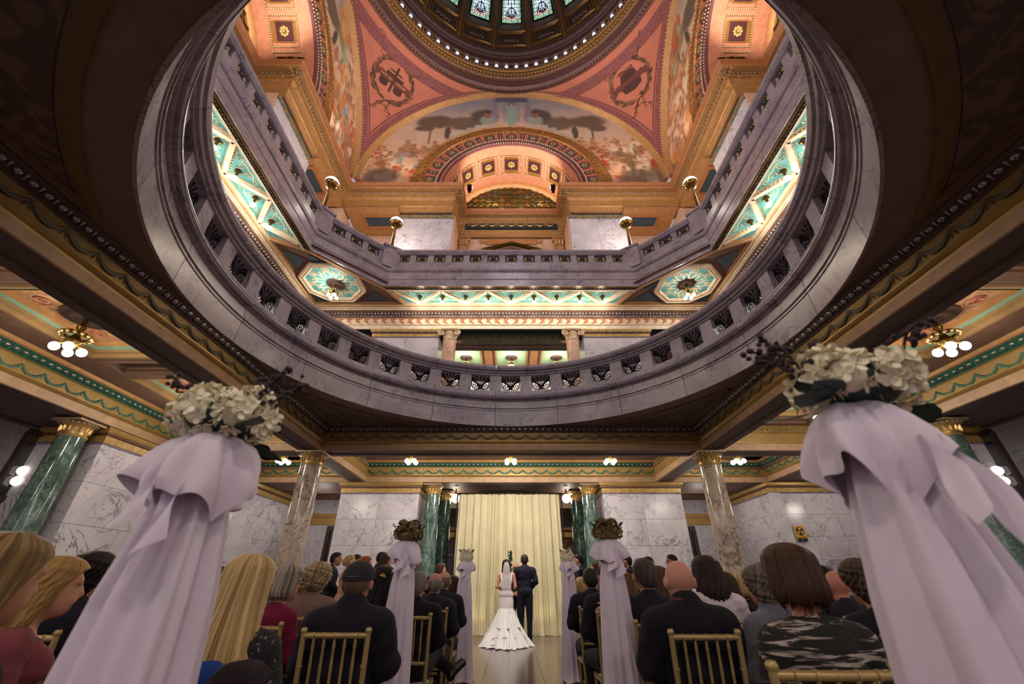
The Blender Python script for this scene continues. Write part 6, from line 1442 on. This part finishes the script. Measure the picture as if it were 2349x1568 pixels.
def cloth_tube(prof, seed, nf=7, n=110, sh=(0, 0)):
    r = np.random.default_rng(seed); p = r.uniform(0, 6, 6); G = []
    Q = np.array(prof); v = np.linspace(0, 1, 40); Z = np.interp(v, np.linspace(0, 1, len(Q)), Q[:, 0]); RR = np.interp(v, np.linspace(0, 1, len(Q)), Q[:, 1]); AM = np.interp(v, np.linspace(0, 1, len(Q)), Q[:, 2])
    for a in np.linspace(0, 2*PI, n, endpoint=False):
        w = math.sin(nf*a+p[0])+.55*math.sin((2*nf+1)*a+p[1])+.5*math.sin(3*a+p[2]); G.append([((RR[i]+AM[i]*(w+.35*math.sin(2*nf*a+v[i]*5+p[3])))*math.cos(a)+sh[0]*v[i], (RR[i]+AM[i]*(w+.35*math.sin(5*a+v[i]*7+p[4])))*math.sin(a)+sh[1]*v[i], Z[i]+(.014*math.sin(4*a+p[5])+(.022*math.sin(2*a+p[3])+.02*w if AM[0] > .035 else 0))*(1-v[i])**1.5) for i in range(40)])
    return MB().grid(np.array(G), True)
pet = MB()
for q in range(4):
    a = PI/2*q+.2; c_, s_ = math.cos(a), math.sin(a); X = lambda r_, d, z: (r_*c_-d*s_, r_*s_+d*c_, z)
    pet.add([X(.002, 0, 0), X(.014, .011, .004), X(.026, .008, .009), X(.030, 0, .012), X(.026, -.008, .009), X(.014, -.011, .004), X(.016, 0, .0)], [(0, 1, 6), (1, 2, 6), (2, 3, 6), (3, 4, 6), (4, 5, 6), (5, 0, 6)])
pet.sphere((0, 0, .004), .003, 5, 3)
CREAMP = M('cream_petal', '#efe7cb', .6, 0, .1, 40, sub=.1); BROWNP = M('bronze_petal', '#80693f', .55, .1, .35, 30); LEAF = M('leaf_dark', '#17382c', .5, 0, .2, 20); BERRY = M('burgundy_twig', '#2a1218', .6, 0, .2, 30)
PETM = pet.mesh('floret', CREAMP, 60)
lf_ = MB().grid(np.array([[(x, w_*(.03*math.sin(PI*min(1, t_*.95+.03))), .012*t_*t_-.3*abs(w_)*.01) for w_ in (-1, 0, 1)] for t_, x in ((0, 0), (.25, .03), (.5, .06), (.75, .085), (1, .105))])); LEAFM = lf_.mesh('leaf', LEAF, 60)
def twig(seed):
    r = np.random.default_rng(seed); mb = MB(); P = [np.array((0, 0, z))+r.normal(0, .004, 3) for z in np.linspace(0, .11, 6)]; mb.tube(P, .003, 4)
    for i in range(26):
        q = r.random(); c = np.array((0, 0, .02+.095*q))+r.normal(0, .011*(1.2-.6*q), 3); mb.sphere(c, r.uniform(.005, .008), 5, 4)
    return mb.mesh('burgundy_twig', BERRY, 180)
TW = [twig(i) for i in range(4)]
def bouquet(x, y, z, sn, seed, big, pm):
    r = np.random.default_rng(seed); t = thing('bouquet', {'left front': 'cream hydrangea bouquet with burgundy twigs on the left front stand', 'right front': 'cream hydrangea bouquet with tall burgundy sprigs on the right front stand', 'left middle': 'bronze brown hydrangea bouquet on the left middle stand', 'right middle': 'round bronze brown bouquet with berry sprigs on the right middle stand', 'left far': 'small white flower bouquet on the left far stand', 'right far': 'small white flower bouquet on the right far stand'}[sn], 'bouquet', (x, y, z))
    mid = 'middle' in sn
    heads = [(0, 0, .05+.04*mid)]+[(.078*math.cos(a), .07*math.sin(a), .022+.01*mid) for a in np.arange(6)*PI/3+.3*seed]+[(.045, .02, .068+.03*mid), (-.048, -.01, .064+.03*mid)]+([(.03, -.05, .08), (-.03, -.05, .055)] if mid else [])
    O('foam', MB().sphere((0, 0, .02), .09, 14, 8, (1, 1, .55)), LEAF if big else pm, t, 180)
    for hx, hy_, hz_ in heads:
        if big: hd = O('hydrangea_head', MB().sphere((0, 0, 0), .035, 10, 6), CREAMP, t, 180, loc=(hx, hy_, hz_))
        else: jm = MB()
        for i in range(34 if big else 30):
            d = r.normal(0, 1, 3); d[2] += .25; d /= np.linalg.norm(d); q = Vector(d).to_track_quat('Z', 'Y'); c = Vector(d)*r.uniform(.036, .046); sc = r.uniform(.62, .85)
            if big:
                o = link('floret', PETM, hd, c); o.rotation_mode = 'QUATERNION'; o.rotation_quaternion = q; o.scale = (sc,)*3
            else:
                Mx = Matrix.Translation(c) @ q.to_matrix().to_4x4() @ Matrix.Scale(sc*1.1, 4); f_ = MB(); f_.v = [V.copy() for V in pet.v]; f_.xf(Mx); jm.add(np.concatenate(f_.v), pet.f)
        if not big: o = O('hydrangea_head', jm, pm if hz_ < .06 or pm is CREAMP else (CREAMP if hx == 0 else pm), t, 60, loc=(hx, hy_, hz_))
    for i in range(6 if big else 0):
        a = r.uniform(0, 2*PI); o = link('leaf', LEAFM, t, (.08*math.cos(a), .08*math.sin(a), -.01)); o.rotation_euler = (r.uniform(-.4, .4), r.uniform(-.1, .5), a)
    for i in range(5 if big else 6):
        a = [2.6, .3, 1.5, 3.4, 5.8, 4.6][i]+r.uniform(-.2, .2); o = link('burgundy_twig', TW[i % 4], t, (.09*math.cos(a), .05*math.sin(a), .06)); o.rotation_euler = (0, R(48)*(1 if i != 2 else .3), a); o.scale = (1.0 if big else .62,)*3
    if 'far' in sn: t.scale = (.9, .9, 1.3)
    return t
for x, y, sn, seed in STX:
    big = 'front' in sn; zt = 1.555; far = 'far' in sn
    s = thing('flower_stand', 'white draped fabric flower stand with bow, %s of the aisle' % sn, 'flower stand', (x, y, 0))
    O('base', MB().lathe([(0, 0), (.13, 0), (.13, .02), (.03, .04)], 24), M('gold_base', '#b59a5c', .35, .6), s, 40); O('pole', MB().tube([(0, 0, .02), (0, 0, 1.56)], .02, 8), M('white_pole', '#c9c2c4', .5, 0, 0), s, 60)
    O('drape', cloth_tube([(.015, .19, .03), (.06, .165, .022), (.5, .135, .016), (.9, .115, .014), (1.2, .092, .012), (1.40, .062, .008), (1.47, .04, .006)], seed+3, 7 if big else 6, 150 if big else 90), CL, s, 180)
    bw = O('bow', cloth_tube([(1.375, .138, .038), (1.40, .140, .033), (1.435, .136, .026), (1.47, .124, .018), (1.50, .104, .011), (1.52, .08, .006), (1.533, .05, .003), (1.536, .02, .002)], seed+11, 4, 150 if big else 90), CL, s, 180)
    bw.scale = (.88, .88, 1)
    if big: bw.scale = (.62, .62, 1) if 'right' in sn else (.8, .8, 1)
    tl = MB(); tw = {'left front': .026, 'right front': .017}.get(sn, .035)
    if sn == 'right front': bw.location = (-.03, 0, 0)
    for q, (a0, L) in enumerate(((-1.75, .13), (-1.15, .17))):
        G = [[(.062*math.cos(a0)+w_*tw*(.5+.8*v)*math.sin(-a0)+.05*v*math.cos(a0), .075*math.sin(a0)-(.03+.05*v)+.012*math.sin(5*v+w_*2), 1.44-L*v+.02*w_*v) for w_ in np.linspace(-1, 1, 7)] for v in np.linspace(0, 1, 14)]
        tl.grid(np.array(G))
    O('bow_tail', tl, CL, s, 180)
    bouquet(x+(.005 if sn == 'right front' else 0), y, zt, sn, seed+1, big, BROWNP if 'middle' in sn else CREAMP)
# tall dark spray with candle behind the officiant
xs_, zs_ = ray_at(1170, 1262, 13.0)
t = thing('altar_spray', 'tall dark leafy spray with a lit candle behind the officiant', 'floral stand', (xs_, 13.0, 0))
O('pedestal', MB().lathe([(0, 0), (.16, 0), (.15, .04), (.06, .08), (.05, 1.2), (.12, 1.25), (.12, 1.28), (0, 1.28)], 20), IRON, t, 40)
r = np.random.default_rng(4); O('stem', MB().tube([(0, 0, 1.27), (.01, 0, zs_-.05)], .008, 5), IRON, t, 60)
for i in range(46):
    o = link('leaf', LEAFM, t, (r.normal(0, .025), r.normal(0, .02), r.uniform(1.3, zs_-.06))); o.rotation_euler = (r.uniform(-1, 1), -r.uniform(.2, 1.2), r.uniform(0, 6.28)); o.scale = (.9,)*3
O('candle', MB().lathe([(0, 0), (.02, 0), (.02, .35), (0, .35)], 12), M('wax', '#e8dcc0', .6, 0, 0), t, 60, loc=(.17, -.1, 1.28)); O('flame', MB().sphere((.17, -.1, 1.66), .016, 8, 6, (1, 1, 1.9)), M('flame', '#ffe0a0', .5, 0, 0, emit='#ffd890', es=12), t, 180)
O('candle_arm', MB().tube([(0, 0, 1.24), (.1, -.06, 1.2), (.17, -.1, 1.28)], .012, 6), IRON, t, 60)
